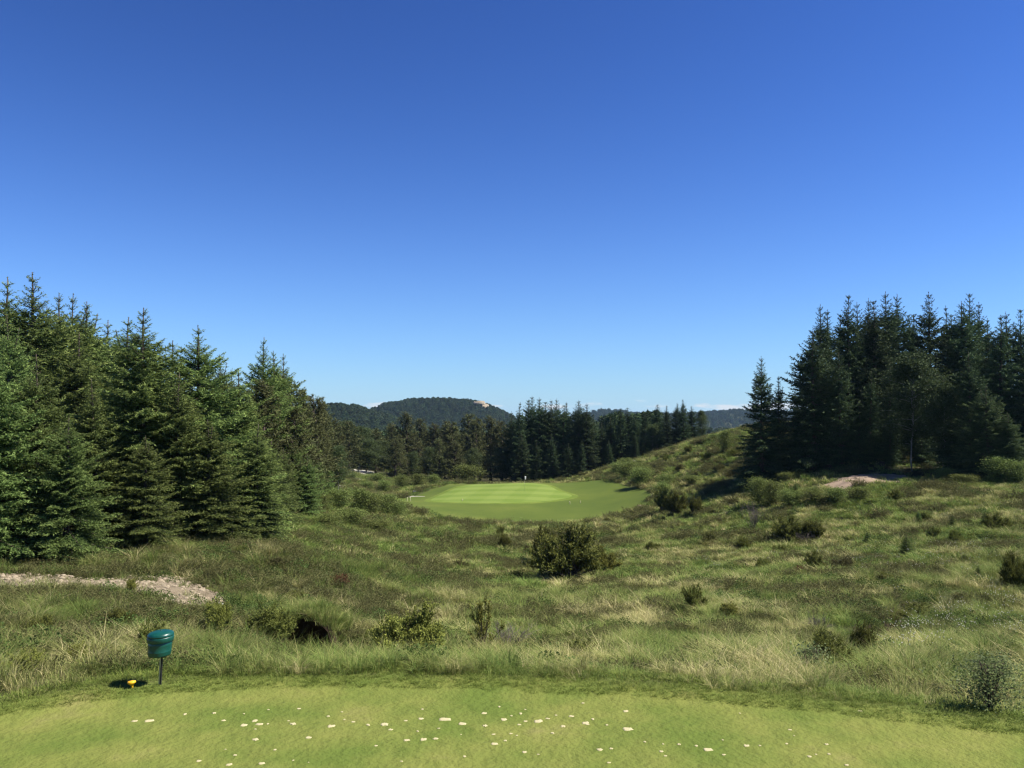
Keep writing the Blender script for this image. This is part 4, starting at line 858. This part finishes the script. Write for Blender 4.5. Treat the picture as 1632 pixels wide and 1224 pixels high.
for q, (u, vb, w, h, lb) in enumerate([(1449, 888, 32, 36, 'small pine sapling on the right meadow, largest of the saplings'), (1562, 928, 20, 28, 'small dark sapling near the right picture edge'), (1520, 842, 16, 22, 'thin sapling on the right slope'), (1385, 866, 18, 20, 'thin brownish sapling left of the largest sapling'), (1572, 838, 16, 24, 'dark sapling high on the right slope'), (1270, 808, 22, 40, 'young spruce among the leafy bushes below the right stand'), (1466, 836, 14, 22, 'brownish thin sapling on the upper right slope')]):
    shrub('sapling', SPY[q % 2], u, vb, w, h, lb, 'sapling', 'conifer saplings on the right slope', 3.2, 5.0, 12, ('trunk', 'crown'))
SAP = [broadleaf(171, 1.0, 0.35, leaf=0.06, nl=700, mname='willow_pale', bark='bark', stems=5, bare=0.1, lean=0.01), broadleaf(172, 1.0, 0.5, leaf=0.040, nl=2700, mname='willow_pale', bark='bark', stems=6, bare=0.05, lean=0.01)]
shrub('willow_sapling', SAP[0], 1296, 1086, 46, 60, 'slender pale-leaved willow sapling left of the dark juniper near tee', 'sapling', None, 0.7, 1.0)
shrub('willow_sapling', SAP[1], 1592, 1138, 104, 92, 'leafy willow shrub at the lower right corner beyond the tee', 'sapling', None, 1.0, 1.0)
shrub('willow_sapling', SAP[0], 622, 1058, 30, 36, 'small leafy sapling below the broad yellow-green juniper', 'sapling', None, 0.7, 1.0)
bpy.context.view_layer.update()

# dark hollow under an overhanging peat bank, at the head of the left ditch
HB = at(491, 668, 24.75); hz0 = -2.92; th = np.linspace(0, math.pi, 25); ss = np.linspace(0, 1, 9); Vh = []; 
for sh, (rx, rzz) in enumerate(((1.0, 0.98), (0.60, 0.60))):
    for q in ss:
        k_ = 1 - 0.35 * q ** 3; nn = (fbm(np.cos(th) * 2 + q * 2 + sh, np.sin(th) * 2 + 5, 140 + sh, 3) - 0.5) * 0.35
        Vh.append(np.column_stack([HB[0] + np.cos(th) * (rx + nn) * k_, np.full(25, HB[1] - 0.75 + q * (1.5 - 0.25 * sh)) + nn * 0.5, hz0 - 0.1 + np.sin(th) * (rzz + nn) * k_ + 0.05 * q]))
Vh = np.array(Vh); T = []
def quad(a, b, c, d): T.append((a, b, c)); T.append((a, c, d))
for sh in range(2):
    for a in range(8):
        for b_ in range(24): p_ = (sh * 9 + a) * 25 + b_; quad(p_, p_ + 1, p_ + 26, p_ + 25)
for b_ in range(24): quad(b_, b_ + 1, 9 * 25 + b_ + 1, 9 * 25 + b_)
n0 = 18 * 25; ends = []
for sh in range(2):
    ends.append(Vh[sh * 9 + 8].mean(0))
    for b_ in range(24): T.append(((sh * 9 + 8) * 25 + b_, (sh * 9 + 8) * 25 + b_ + 1, n0 + sh))
m, nt, out = mat('wet_peat'); n_ = noise(nt, 6, 5, 0.6, objco(nt)); bsdf(nt, out, ramp(nt, n_, [(0.3, (0.018, 0.013, 0.009)), (0.7, (0.050, 0.036, 0.024))]), 0.95, 0.05, bump=n_, bstr=0.8, bdist=0.05)
tag(link('peat_bank', build_mesh('peat_bank', np.vstack([Vh.reshape(-1, 3), ends]), T, m, smooth=True)), 'dark hollow under an overhanging peat bank beyond the tee', 'bank')
_bx = HB[0] + rng.uniform(-1.15, 1.15, 150); _by = HB[1] + rng.uniform(-0.72, 0.9, 150); _top = hz0 - 0.1 + np.sqrt(np.maximum(0.0, 1 - ((_bx - HB[0]) / 1.18) ** 2)) * 0.96
_k = _top > gz(_bx, _by) + 0.05; BANK = (np.column_stack([_bx, _by, _top])[_k])

# ------------------------------------------------------------------ meadow grass, heather, cotton grass
KG = [tuft_mesh('grass_tuft', M['grass'], 300 + k, n_, h, r, w, spread=sp_, curl=c) for k, (n_, h, r, w, sp_, c) in enumerate([
    (44, 0.22, 0.24, 0.010, 0.9, 0.7), (44, 0.28, 0.26, 0.010, 1.0, 0.8), (60, 0.48, 0.12, 0.010, 1.0, 0.9), (70, 0.42, 0.15, 0.010, 1.3, 1.0), (40, 0.58, 0.10, 0.009, 0.6, 0.6), (52, 0.34, 0.20, 0.012, 1.2, 1.0)])]
KF = [tuft_mesh('coarse_tuft', M['grass'], 320 + k, n_, h, r, w, spread=sp_, curl=c) for k, (n_, h, r, w, sp_, c) in enumerate([(40, 0.26, 0.36, 0.026, 0.9, 0.7), (44, 0.24, 0.40, 0.028, 1.0, 0.8), (48, 0.44, 0.20, 0.022, 1.1, 0.9), (44, 0.40, 0.26, 0.024, 1.2, 0.9)])]
def meadow_points(d0, d1, dens, margin=0.72):
    a = 0.5 * (margin * (d0 + d1) + 6) * 2 * (d1 - d0); n = int(a * dens); y = np.sqrt(rng.uniform(d0 ** 2, d1 ** 2, n)); x = rng.uniform(-1, 1, n) * (margin * y + 2)
    ok = (y - tee_edge(x) > 0.50) & ~inpoly(x, y, FAIR) & ~inpoly(x, y, LAWN)
    sc = inpoly(x, y, SOIL) | inpoly(x, y, GRAVEL); ok &= ~sc | (rng.random(n) < 0.10)
    ok &= ~in_forest(x, y) | (rng.random(n) < 0.35)
    for D, w, nr in ((DITCH_L, 0.8, 2.3), (DITCH_R, 0.3, 0.5)):
        dd, tt = polydist(x, y, D); yd = np.interp(tt, np.arange(len(D)), [q[1] for q in D]); ok &= ((dd > w) | (tt < 0.35) | (tt > len(D) - 1.7)) & ~((dd < nr) & (y < yd) & (tt > 0.02) & (tt < len(D) - 2.2) & (rng.random(n) < 0.93))
    return x[ok], y[ok]
def tone(x, y):
    b = fbm(x / 3.5, y / 5.0, 51, 4); c = fbm(x / 1.1, y / 1.1, 55, 3); t = np.clip((b - 0.49) * 1.3 + (c - 0.5) * 1.3 + 0.15, 0, 0.55)
    return t
def heathmask(x, y): return fbm(x / 1.9, y / 2.4, 88, 4) - 0.05 * sstep(50, 70, y) + 0.045 * sstep(-1, -5, x) * (y < 50) + 0.085 * sstep(-3, -6, x) * (y < 25) * (y > 13.5) - 0.035 * (x > 4) * (y < 60) + 0.06 * (x > 9) * (y > 84)
for (d0, d1, dens, kinds, s0) in ((10.0, 24, 56, 'near', 0.95), (24, 42, 22, 'near', 1.05), (42, 75, 9, 'far', 1.15), (75, 150, 4.0, 'far', 1.35)):
    x, y = meadow_points(d0, d1, dens); n = len(x); t = tone(x, y); v = 0.72 + 0.62 * fbm(x / 1.3, y / 1.6, 66, 4) - 0.22 * sstep(-2, -6, x) * (y < 40) + rng.normal(size=n) * 0.06
    hv = fbm(x / 3.0, y / 3.0, 77, 3); sc = s0 * rng.uniform(0.6, 1.15, n) * (0.7 + 0.6 * hv); near = np.clip((y - tee_edge(x) - 0.7) / 1.5, 0, 1); sc = sc * (0.55 + 0.45 * near)
    z = gz(x, y) - 0.02; nk = 6 if kinds == 'near' else 4
    tus = fbm(x / 0.8, y / 0.8, 121, 2) + 0.25 * (fbm(x / 5, y / 5, 123, 2) - 0.5); var = np.where(tus > 0.56, rng.integers(2, nk, n), rng.integers(0, 2, n)); t = t + np.where(tus > 0.60, 0.15, -0.05)
    straw = rng.random(n) < 0.03; t = np.clip(np.where(straw, 0.9, t + 0.16 * sstep(0.45, 0.6, fbm(x / 2.0, y / 2.6, 211, 3)) * (x > -4)), 0.0, 0.95)
    hm = heathmask(x, y); kp = (hm < 0.545) | (rng.random(n) < 0.35); x, y, z, sc, t, v, var = x[kp], y[kp], z[kp], sc[kp], t[kp], v[kp], var[kp]; n = len(x)
    if d0 == 10.0: m_ = len(BANK); x = np.append(x, BANK[:, 0]); y = np.append(y, BANK[:, 1]); z = np.append(z, BANK[:, 2]); sc = np.append(sc, rng.uniform(0.6, 1.0, m_)); var = np.append(var, rng.integers(0, 6, m_)); t = np.append(t, rng.uniform(0, 0.5, m_)); v = np.append(v, np.full(m_, 1.0)); n = len(x)
    scatter('meadow_grass', np.column_stack([x, y, z]), rng.uniform(0, 6.28, n), sc, var, t, v, KG if kinds == 'near' else KF, 'tussocky meadow grass in green and straw covering the heath', 'grass', rng.normal(size=(n, 2)) * 0.12)
    print('grass', d0, n)
HM = [heather_mesh(400 + k, M['heather']) for k in range(3)]
hx, hy, hs = [], [], []
for d0, d1, dens, s in ((12, 30, 14, 0.9), (30, 60, 6, 1.2), (60, 150, 2.2, 2.0)):
    x, y = meadow_points(d0, d1, dens); f = heathmask(x, y); k = f > 0.53
    hx.append(x[k]); hy.append(y[k]); hs.append(s * rng.uniform(0.6, 1.3, k.sum()))
x = np.concatenate(hx); y = np.concatenate(hy); s = np.concatenate(hs); n = len(x); print('heather', n)
scatter('heather', np.column_stack([x, y, gz(x, y) - 0.03]), rng.uniform(0, 6.28, n), s, rng.integers(0, 3, n), np.zeros(n), np.ones(n), HM, 'dark brown-green heather cushions among the meadow grass', 'heather', rng.normal(size=(n, 2)) * 0.1)
BB = []
for k in range(3):
    g = np.random.default_rng(430 + k); acc = Acc(); nn = 240; az = g.uniform(0, 6.28, nn); rr = np.sqrt(g.random(nn)) * 0.30
    leaves(acc, np.column_stack([np.cos(az) * rr, np.sin(az) * rr, (0.08 + 0.24 * g.random(nn)) * (1 - (rr / 0.36) ** 2) + 0.03]), g, 0.045, np.clip(g.random(nn), 0, 1), 0.8); BB.append(acc.mesh('bilberry', M['bilberry']))
hx, hy, hs = [], [], []
for d0, d1, dens, s in ((12, 30, 6, 0.9), (30, 60, 2, 1.1), (60, 130, 0.6, 1.6)):
    x, y = meadow_points(d0, d1, dens); k = fbm(x / 2.3, y / 2.8, 188, 4) > 0.565; hx.append(x[k]); hy.append(y[k]); hs.append(s * rng.uniform(0.6, 1.35, k.sum()))
x = np.concatenate(hx); y = np.concatenate(hy); s = np.concatenate(hs); n = len(x)
scatter('bilberry', np.column_stack([x, y, gz(x, y) - 0.02]), rng.uniform(0, 6.28, n), s, rng.integers(0, 3, n), np.zeros(n), np.ones(n), BB, 'low leafy green bilberry and weeds between the grass', 'bilberry', rng.normal(size=(n, 2)) * 0.1)
# cotton grass
def cotton(seed):
    g = np.random.default_rng(seed); a = Acc()
    for q in range(5):
        b = np.array([*g.normal(size=2) * 0.12, 0]); t = b + np.array([*g.normal(size=2) * 0.07, g.uniform(0.35, 0.5)]); a.tube([b, (b + t) / 2, t], 0.002, 3, m=1)
        ang = np.arange(6) * 1.047; ring = np.column_stack([np.cos(ang), np.sin(ang), np.zeros(6)]) * 0.010
        Vv = np.vstack([[t + Z * 0.012], t + ring, [t - Z * 0.016]]); a.add(Vv, [(0, 1 + i, 1 + (i + 1) % 6) for i in range(6)] + [(7, 1 + (i + 1) % 6, 1 + i) for i in range(6)])
    return a.mesh('cotton', [M['cotton'], M['heather']])
cc = []
for u, v, sx_, sy_, n in [(1500, 1010, 45, 22, 22), (1550, 985, 45, 28, 14), (1130, 908, 14, 6, 10), (1470, 905, 55, 18, 24), (1550, 900, 50, 18, 20), (1180, 890, 60, 20, 14), (1600, 1000, 30, 30, 24), (1460, 1030, 30, 20, 30), (1380, 890, 40, 14, 16), (1000, 850, 120, 14, 14)]:
    for q in range(n):
        h_ = hit(u + random.gauss(0, sx_), min(v + random.gauss(0, sy_), 1080), 12); cc.append(h_)
cc = np.array(cc); n = len(cc)
scatter('cotton_grass', cc, rng.uniform(0, 6.28, n), rng.uniform(0.9, 1.4, n), rng.integers(0, 3, n), np.zeros(n), np.ones(n), [cotton(k) for k in range(3)], 'white cotton grass heads dotted over the right meadow', 'cotton grass')

# ------------------------------------------------------------------ the tee: divots, turf, fringe
DIV = [(215,1150,9),(238,1149,12),(295,1139,8),(341,1137,7),(389,1138,5),(356,1149,6),(389,1156,10),(406,1149,9),(414,1155,12),(427,1154,6),(467,1154,13),(527,1158,12),(523,1142,6),(545,1135,5),(492,1176,9),(407,1179,12),
 (587,1156,9),(612,1155,15),(622,1163,7),(563,1151,5),(647,1149,6),(671,1146,8),(709,1147,16),(666,1166,6),(674,1179,10),(694,1178,10),(648,1180,8),(737,1154,12),(771,1137,8),(796,1127,6),(803,1147,9),(830,1138,8),(815,1141,5),(837,1150,6),(773,1157,9),(859,1150,15),(873,1146,6),(897,1158,9),(881,1169,9),(787,1171,6),(805,1181,6),(788,1186,9),(910,1142,8),(934,1153,12),(945,1147,8),(929,1121,6),(967,1156,5),(998,1134,9),(1000,1162,13),(1028,1183,7),(956,1195,9),(974,1194,7),(1054,1198,6),(836,1199,7),
 (1128,1195,12),(1189,1189,9),(1254,1186,5),(1152,1180,5),(1082,1187,7),(1211,1189,5),(1317,1187,6),(1110,1189,6),(317,1213,7),(366,1219,10),(417,1217,8),(1350,1220,7),(970,1216,6),(740,1206,6),(640,1214,6),(1290,1206,6)]
def divot_mesh(seed):
    g = np.random.default_rng(seed); n = 22; th = np.arange(n) * 6.2832 / n; r = 0.5 * (0.42 + 0.62 * np.array([vnoise(math.cos(t) * 1.6 + seed * 3.7, math.sin(t) * 1.6 + 5, seed) for t in th]) * 1.5); r = r * g.uniform(0.75, 1.15, n); V = [(0, 0, 0.10)]
    for k, zz in ((0.45, 0.095), (0.75, 0.075), (0.95, 0.03), (1.02, -0.12)):
        for t, q in zip(th, r): V.append((math.cos(t) * q * k, math.sin(t) * q * k * 0.85, zz + g.normal() * 0.012))
    T = [(0, 1 + i, 1 + (i + 1) % n) for i in range(n)]
    for a in range(3):
        for i in range(n): p, q = 1 + a * n + i, 1 + a * n + (i + 1) % n; T += [(p, p + n, q + n), (p, q + n, q)]
    return build_mesh('divot', V, T, M['sand'], smooth=True)
rd = random.Random(8)
DIV += [(rd.uniform(200, 1380), rd.uniform(1128, 1216), rd.choice((4, 4, 5, 5, 6))) for _ in range(30)]
DM = [divot_mesh(k) for k in range(7)]; DXY = []; BANDS = {}
for q, (u, v, w) in enumerate(sorted(DIV)):
    bd = 'farthest band' if v < 1145 else 'middle band' if v < 1161 else 'near band' if v < 1200 else 'nearest band'; BANDS[bd] = BANDS.get(bd, -1) + 1
    p = hit(u, v, 5); s = w * p[1] / F * 1.05; DXY.append((p[0], p[1], s * 0.46))
    o = link('sand_divot', DM[q % 7], loc=(p[0], p[1], p[2] + 0.004), rz=random.uniform(-0.5, 0.5), sc=(s, s * random.uniform(0.9, 1.4), s * 0.55))
    tag(o, '%s pale sand divot, %s from left in the %s of the tee' % ('large' if w >= 12 else 'small', ORD[BANDS[bd]], bd), 'divot', 'sand divots on the tee')
DXY = np.array(DXY)
def tee_points(e0, e1, dens, y0=7.2):
    n = int(17 * 5.5 * dens); x = rng.uniform(-8.5, 8.5, n); y = rng.uniform(y0, 12.6, n); e = y - tee_edge(x); wob = (fbm(x * 1.7, y * 1.7, 12, 3) - 0.5) * 0.07
    k = (e + wob > e0) & (e + wob < e1) & (np.abs(x) < 0.68 * y + 0.6); return x[k], y[k]
TU = [tuft_mesh('turf_tuft', M['turf'], 500 + k, 26, 0.024, 0.045, 0.0045, spread=0.8, curl=0.6) for k in range(4)]
x, y = tee_points(-9, 0.06, 700); ok = np.ones(len(x), bool)
for dx, dy, dr in DXY: ok &= ((x - dx) / 1.0) ** 2 + ((y - dy) / 1.15) ** 2 > (dr * 0.66 + 0.004) ** 2
x, y = x[ok], y[ok]; n = len(x); print('turf', n)
e = y - tee_edge(x); t = np.clip(0.30 + (fbm(x / 1.1, y / 1.1, 91, 4) - 0.5) * 1.6 + 0.28 * sstep(-0.9, -0.1, e) * vnoise(x / 1.4, y * 0 + 3, 4) + (rng.random(n) - 0.5) * 0.2, 0, 1)
scatter('tee_turf', np.column_stack([x, y, gz(x, y)]), rng.uniform(0, 6.28, n), np.where(rng.random(n) < 0.10, 1.8, rng.uniform(0.8, 1.3, n)), rng.integers(0, 4, n), t, 0.83 + 0.3 * fbm(x / 0.6, y / 0.6, 95, 3) + rng.normal(size=n) * 0.20, TU, 'short mown turf of the tee', 'grass')
FR = [tuft_mesh('fringe_tuft', M['turf'], 520 + k, 36, 0.055, 0.07, 0.005, spread=1.0, curl=0.8) for k in range(4)]
x, y = tee_points(0.04, 0.95, 520, 6.5); n = len(x); e = y - tee_edge(x); print('fringe', n)
scatter('fringe_grass', np.column_stack([x, y, gz(x, y)]), rng.uniform(0, 6.28, n), rng.uniform(0.7, 1.25, n) * (0.9 + 1.1 * sstep(0.6, 0.95, e)), rng.integers(0, 4, n), np.clip(0.04 + (fbm(x / 0.8, y / 0.8, 97, 3) - 0.5) * 0.6, 0, 1), 1.20 + 0.3 * fbm(x / 0.9, y / 0.9, 99, 3) + rng.normal(size=n) * 0.06, FR, 'longer green fringe grass along the tee edge', 'grass', rng.normal(size=(n, 2)) * 0.15)

# ------------------------------------------------------------------ litter bin, tee marker, flag, stakes
def place(name, u, v, label, cat, group=None, dmin=6.0, rz=0.0, tilt=(0, 0)):
    p = hit(u, v, dmin); o = link(name, None, loc=p); o.rotation_euler = (tilt[0], tilt[1], rz); o.empty_display_size = 0.1; return tag(o, label, cat, group), p[1] / F
b, px = place('litter_bin', 255, 1092, 'green plastic litter bin with tilted domed lid on a metal post', 'bin', tilt=(R(1), R(2.5)))
k = 19.2 * px                                     # half width of the lid rim
def tilted(a):
    V = a.V[-1]; V[:, 2] = V[:, 2] + V[:, 0] * 0.085 + 0.0 * V[:, 1]; V[:, 0] -= 3.2 * px
a = Acc(); a.lathe([(0.001, 46 * px), (0.80 * k, 46 * px), (0.86 * k, 46.6 * px), (0.885 * k, 48.5 * px), (0.90 * k, 53 * px), (0.905 * k, 53.4 * px), (0.89 * k, 54 * px), (0.925 * k, 62 * px), (0.95 * k, 70 * px), (0.90 * k, 70.5 * px)], 56); tilted(a)
body = link('body', a.mesh('body', M['binplastic'], True), b)
a = Acc(); a.lathe([(0.93 * k, 68.4 * px), (1.01 * k, 68.4 * px), (1.04 * k, 69.0 * px), (1.05 * k, 75.2 * px), (1.035 * k, 76.0 * px), (1.0 * k, 76.1 * px), (1.0 * k, 76.9 * px), (1.035 * k, 77.2 * px), (1.03 * k, 78.6 * px), (0.99 * k, 80.6 * px), (0.88 * k, 82.4 * px), (0.62 * k, 84.0 * px), (0.30 * k, 84.8 * px), (0.001, 85 * px)], 56); tilted(a)
lid = link('lid', a.mesh('lid', M['binplastic'], True), b)
a = Acc(); a.lathe([(0.07 * k, 84.2 * px), (0.075 * k, 85.4 * px), (0.05 * k, 86.0 * px), (0.001, 86.2 * px)], 16); tilted(a); kn = link('knob', a.mesh('knob', M['binplastic'], True), lid)
# angle-iron post: light flange and dark flange
def boxmesh(name, c, s, matl, bev=0.0):
    import bmesh
    bm = bmesh.new(); bmesh.ops.create_cube(bm, size=1.0)
    for v in bm.verts: v.co = Vector((v.co[0] * s[0] + c[0], v.co[1] * s[1] + c[1], v.co[2] * s[2] + c[2]))
    if bev: bmesh.ops.bevel(bm, geom=bm.edges[:], offset=bev, segments=2, affect='EDGES')
    me = bpy.data.meshes.new(name); bm.to_mesh(me); bm.free(); me.materials.append(matl); return me
po = link('post', boxmesh('post', (-1.2 * px, 0, 21 * px), (2.6 * px, 1.2 * px, 52 * px), M['steel'], 0.0012), b)
link('post_edge', boxmesh('post_edge', (1.15 * px, -0.8 * px, 21 * px), (2.0 * px, 3.0 * px, 51.4 * px), M['dark'], 0.001), po)  # this flange of the post is coloured black, the other grey
link('bracket', boxmesh('bracket', (0, 0.2 * px, 45.0 * px), (13 * px, 9 * px, 1.6 * px), M['dark'], 0.001), b)
mk, px = place('tee_marker', 211, 1097, 'small yellow plastic tee marker on the fringe beside the bin', 'tee marker', tilt=(R(3), R(-6)))
a = Acc(); a.lathe([(0.001, 4.6 * px), (2.2 * px, 5 * px), (5.0 * px, 8.0 * px), (7.0 * px, 9.6 * px), (7.2 * px, 10.6 * px), (6.9 * px, 12.2 * px), (6.2 * px, 12.9 * px), (3.0 * px, 13.4 * px), (0.001, 13.5 * px)], 32)
hd = link('head', a.mesh('head', M['yellow'], True), mk); mk.scale = (0.9, 0.9, 0.9)
a = Acc(); a.lathe([(0.001, -2 * px), (1.3 * px, -2 * px), (1.6 * px, 2 * px), (2.3 * px, 5.4 * px)], 20); link('stem', a.mesh('stem', M['yellow'], True), mk)
fg, px = place('golf_flag', 836, 784, 'white golf flag on a thin pole at the back of the green', 'flag', dmin=90)
a = Acc(); a.tube([(0, 0, -0.1), (0, 0, 1.1), (0, 0, 2.15)], [0.013, 0.011, 0.009], 8); link('pole', a.mesh('pole', M['stake'], True), fg)
a = Acc(); gx, gy = np.meshgrid(np.linspace(0, 1, 9), np.linspace(0, 1, 9)); Vv = np.stack([0.02 + gx * 0.20 - 0.04 * gx * (1 - gy), 0.05 * np.sin(gx * 7 + gy * 2) * gx, 2.12 - 0.44 * (1 - gy) - 0.06 * gx], -1).reshape(-1, 3)
T = []
for i in range(8):
    for j in range(8): q = i * 9 + j; T += [(q, q + 1, q + 10), (q, q + 10, q + 9)]
a.add(Vv, T); cl = link('cloth', a.mesh('cloth', M['white'], True), fg); sm = cl.modifiers.new('thick', 'SOLIDIFY'); sm.thickness = 0.006
for u, v, h, lb in [(908, 805, 5.5, 'short pale marker post right of the green, left of the pair'), (925, 803, 4.5, 'short pale marker post right of the green, right of the pair'), (737, 800, 4.5, 'short pale marker post at the green front left'), (649, 800, 7, 'thin pale stake on the left fairway, left of its pair'), (654, 800, 7, 'thin pale stake on the left fairway, right of its pair')]:
    s, px = place('marker_post', u, v, lb, 'marker post', 'marker posts around the green', 80)
    a = Acc(); a.lathe([(0.65 * px, -0.1), (0.65 * px, h * 0.8 * px)], 10); link('post', a.mesh('post', M['stake'], True), s)
    a = Acc(); a.lathe([(0.7 * px, h * 0.79 * px), (0.68 * px, h * px), (0.001, h * 1.06 * px)], 10); link('cap', a.mesh('cap', M['stake'], True), s)

# ------------------------------------------------------------------ thin summer haze: one closed box round the whole place
m = bpy.data.materials.new('haze_air'); m.use_nodes = True; nt = m.node_tree; nt.nodes.clear(); out = nt.nodes.new('ShaderNodeOutputMaterial')
pv = nt.nodes.new('ShaderNodeVolumePrincipled'); pv.inputs['Color'].default_value = (0.50, 0.74, 1.0, 1); pv.inputs['Density'].default_value = 0.00006; pv.inputs['Anisotropy'].default_value = 0.2
nt.links.new(pv.outputs[0], out.inputs['Volume'])
ztop = max(float(H1[..., 2].max()), float(H2[..., 2].max()), float(H3[..., 2].max()), float(ZZ.max())) + 16; zbot = min(float(ZZ.min()), float(H3[..., 2].min()), float(H1[..., 2].min())) - 1.5
hz_me = boxmesh('haze', (0, (GY[0] + GY[-1]) / 2, (ztop + zbot) / 2), (GX[-1] - GX[0] + 60, GY[-1] - GY[0] + 60, ztop - zbot), m)
tag(link('haze', hz_me), 'thin pale summer haze over the whole landscape', 'haze', kind='stuff')
print('haze box', zbot, ztop)
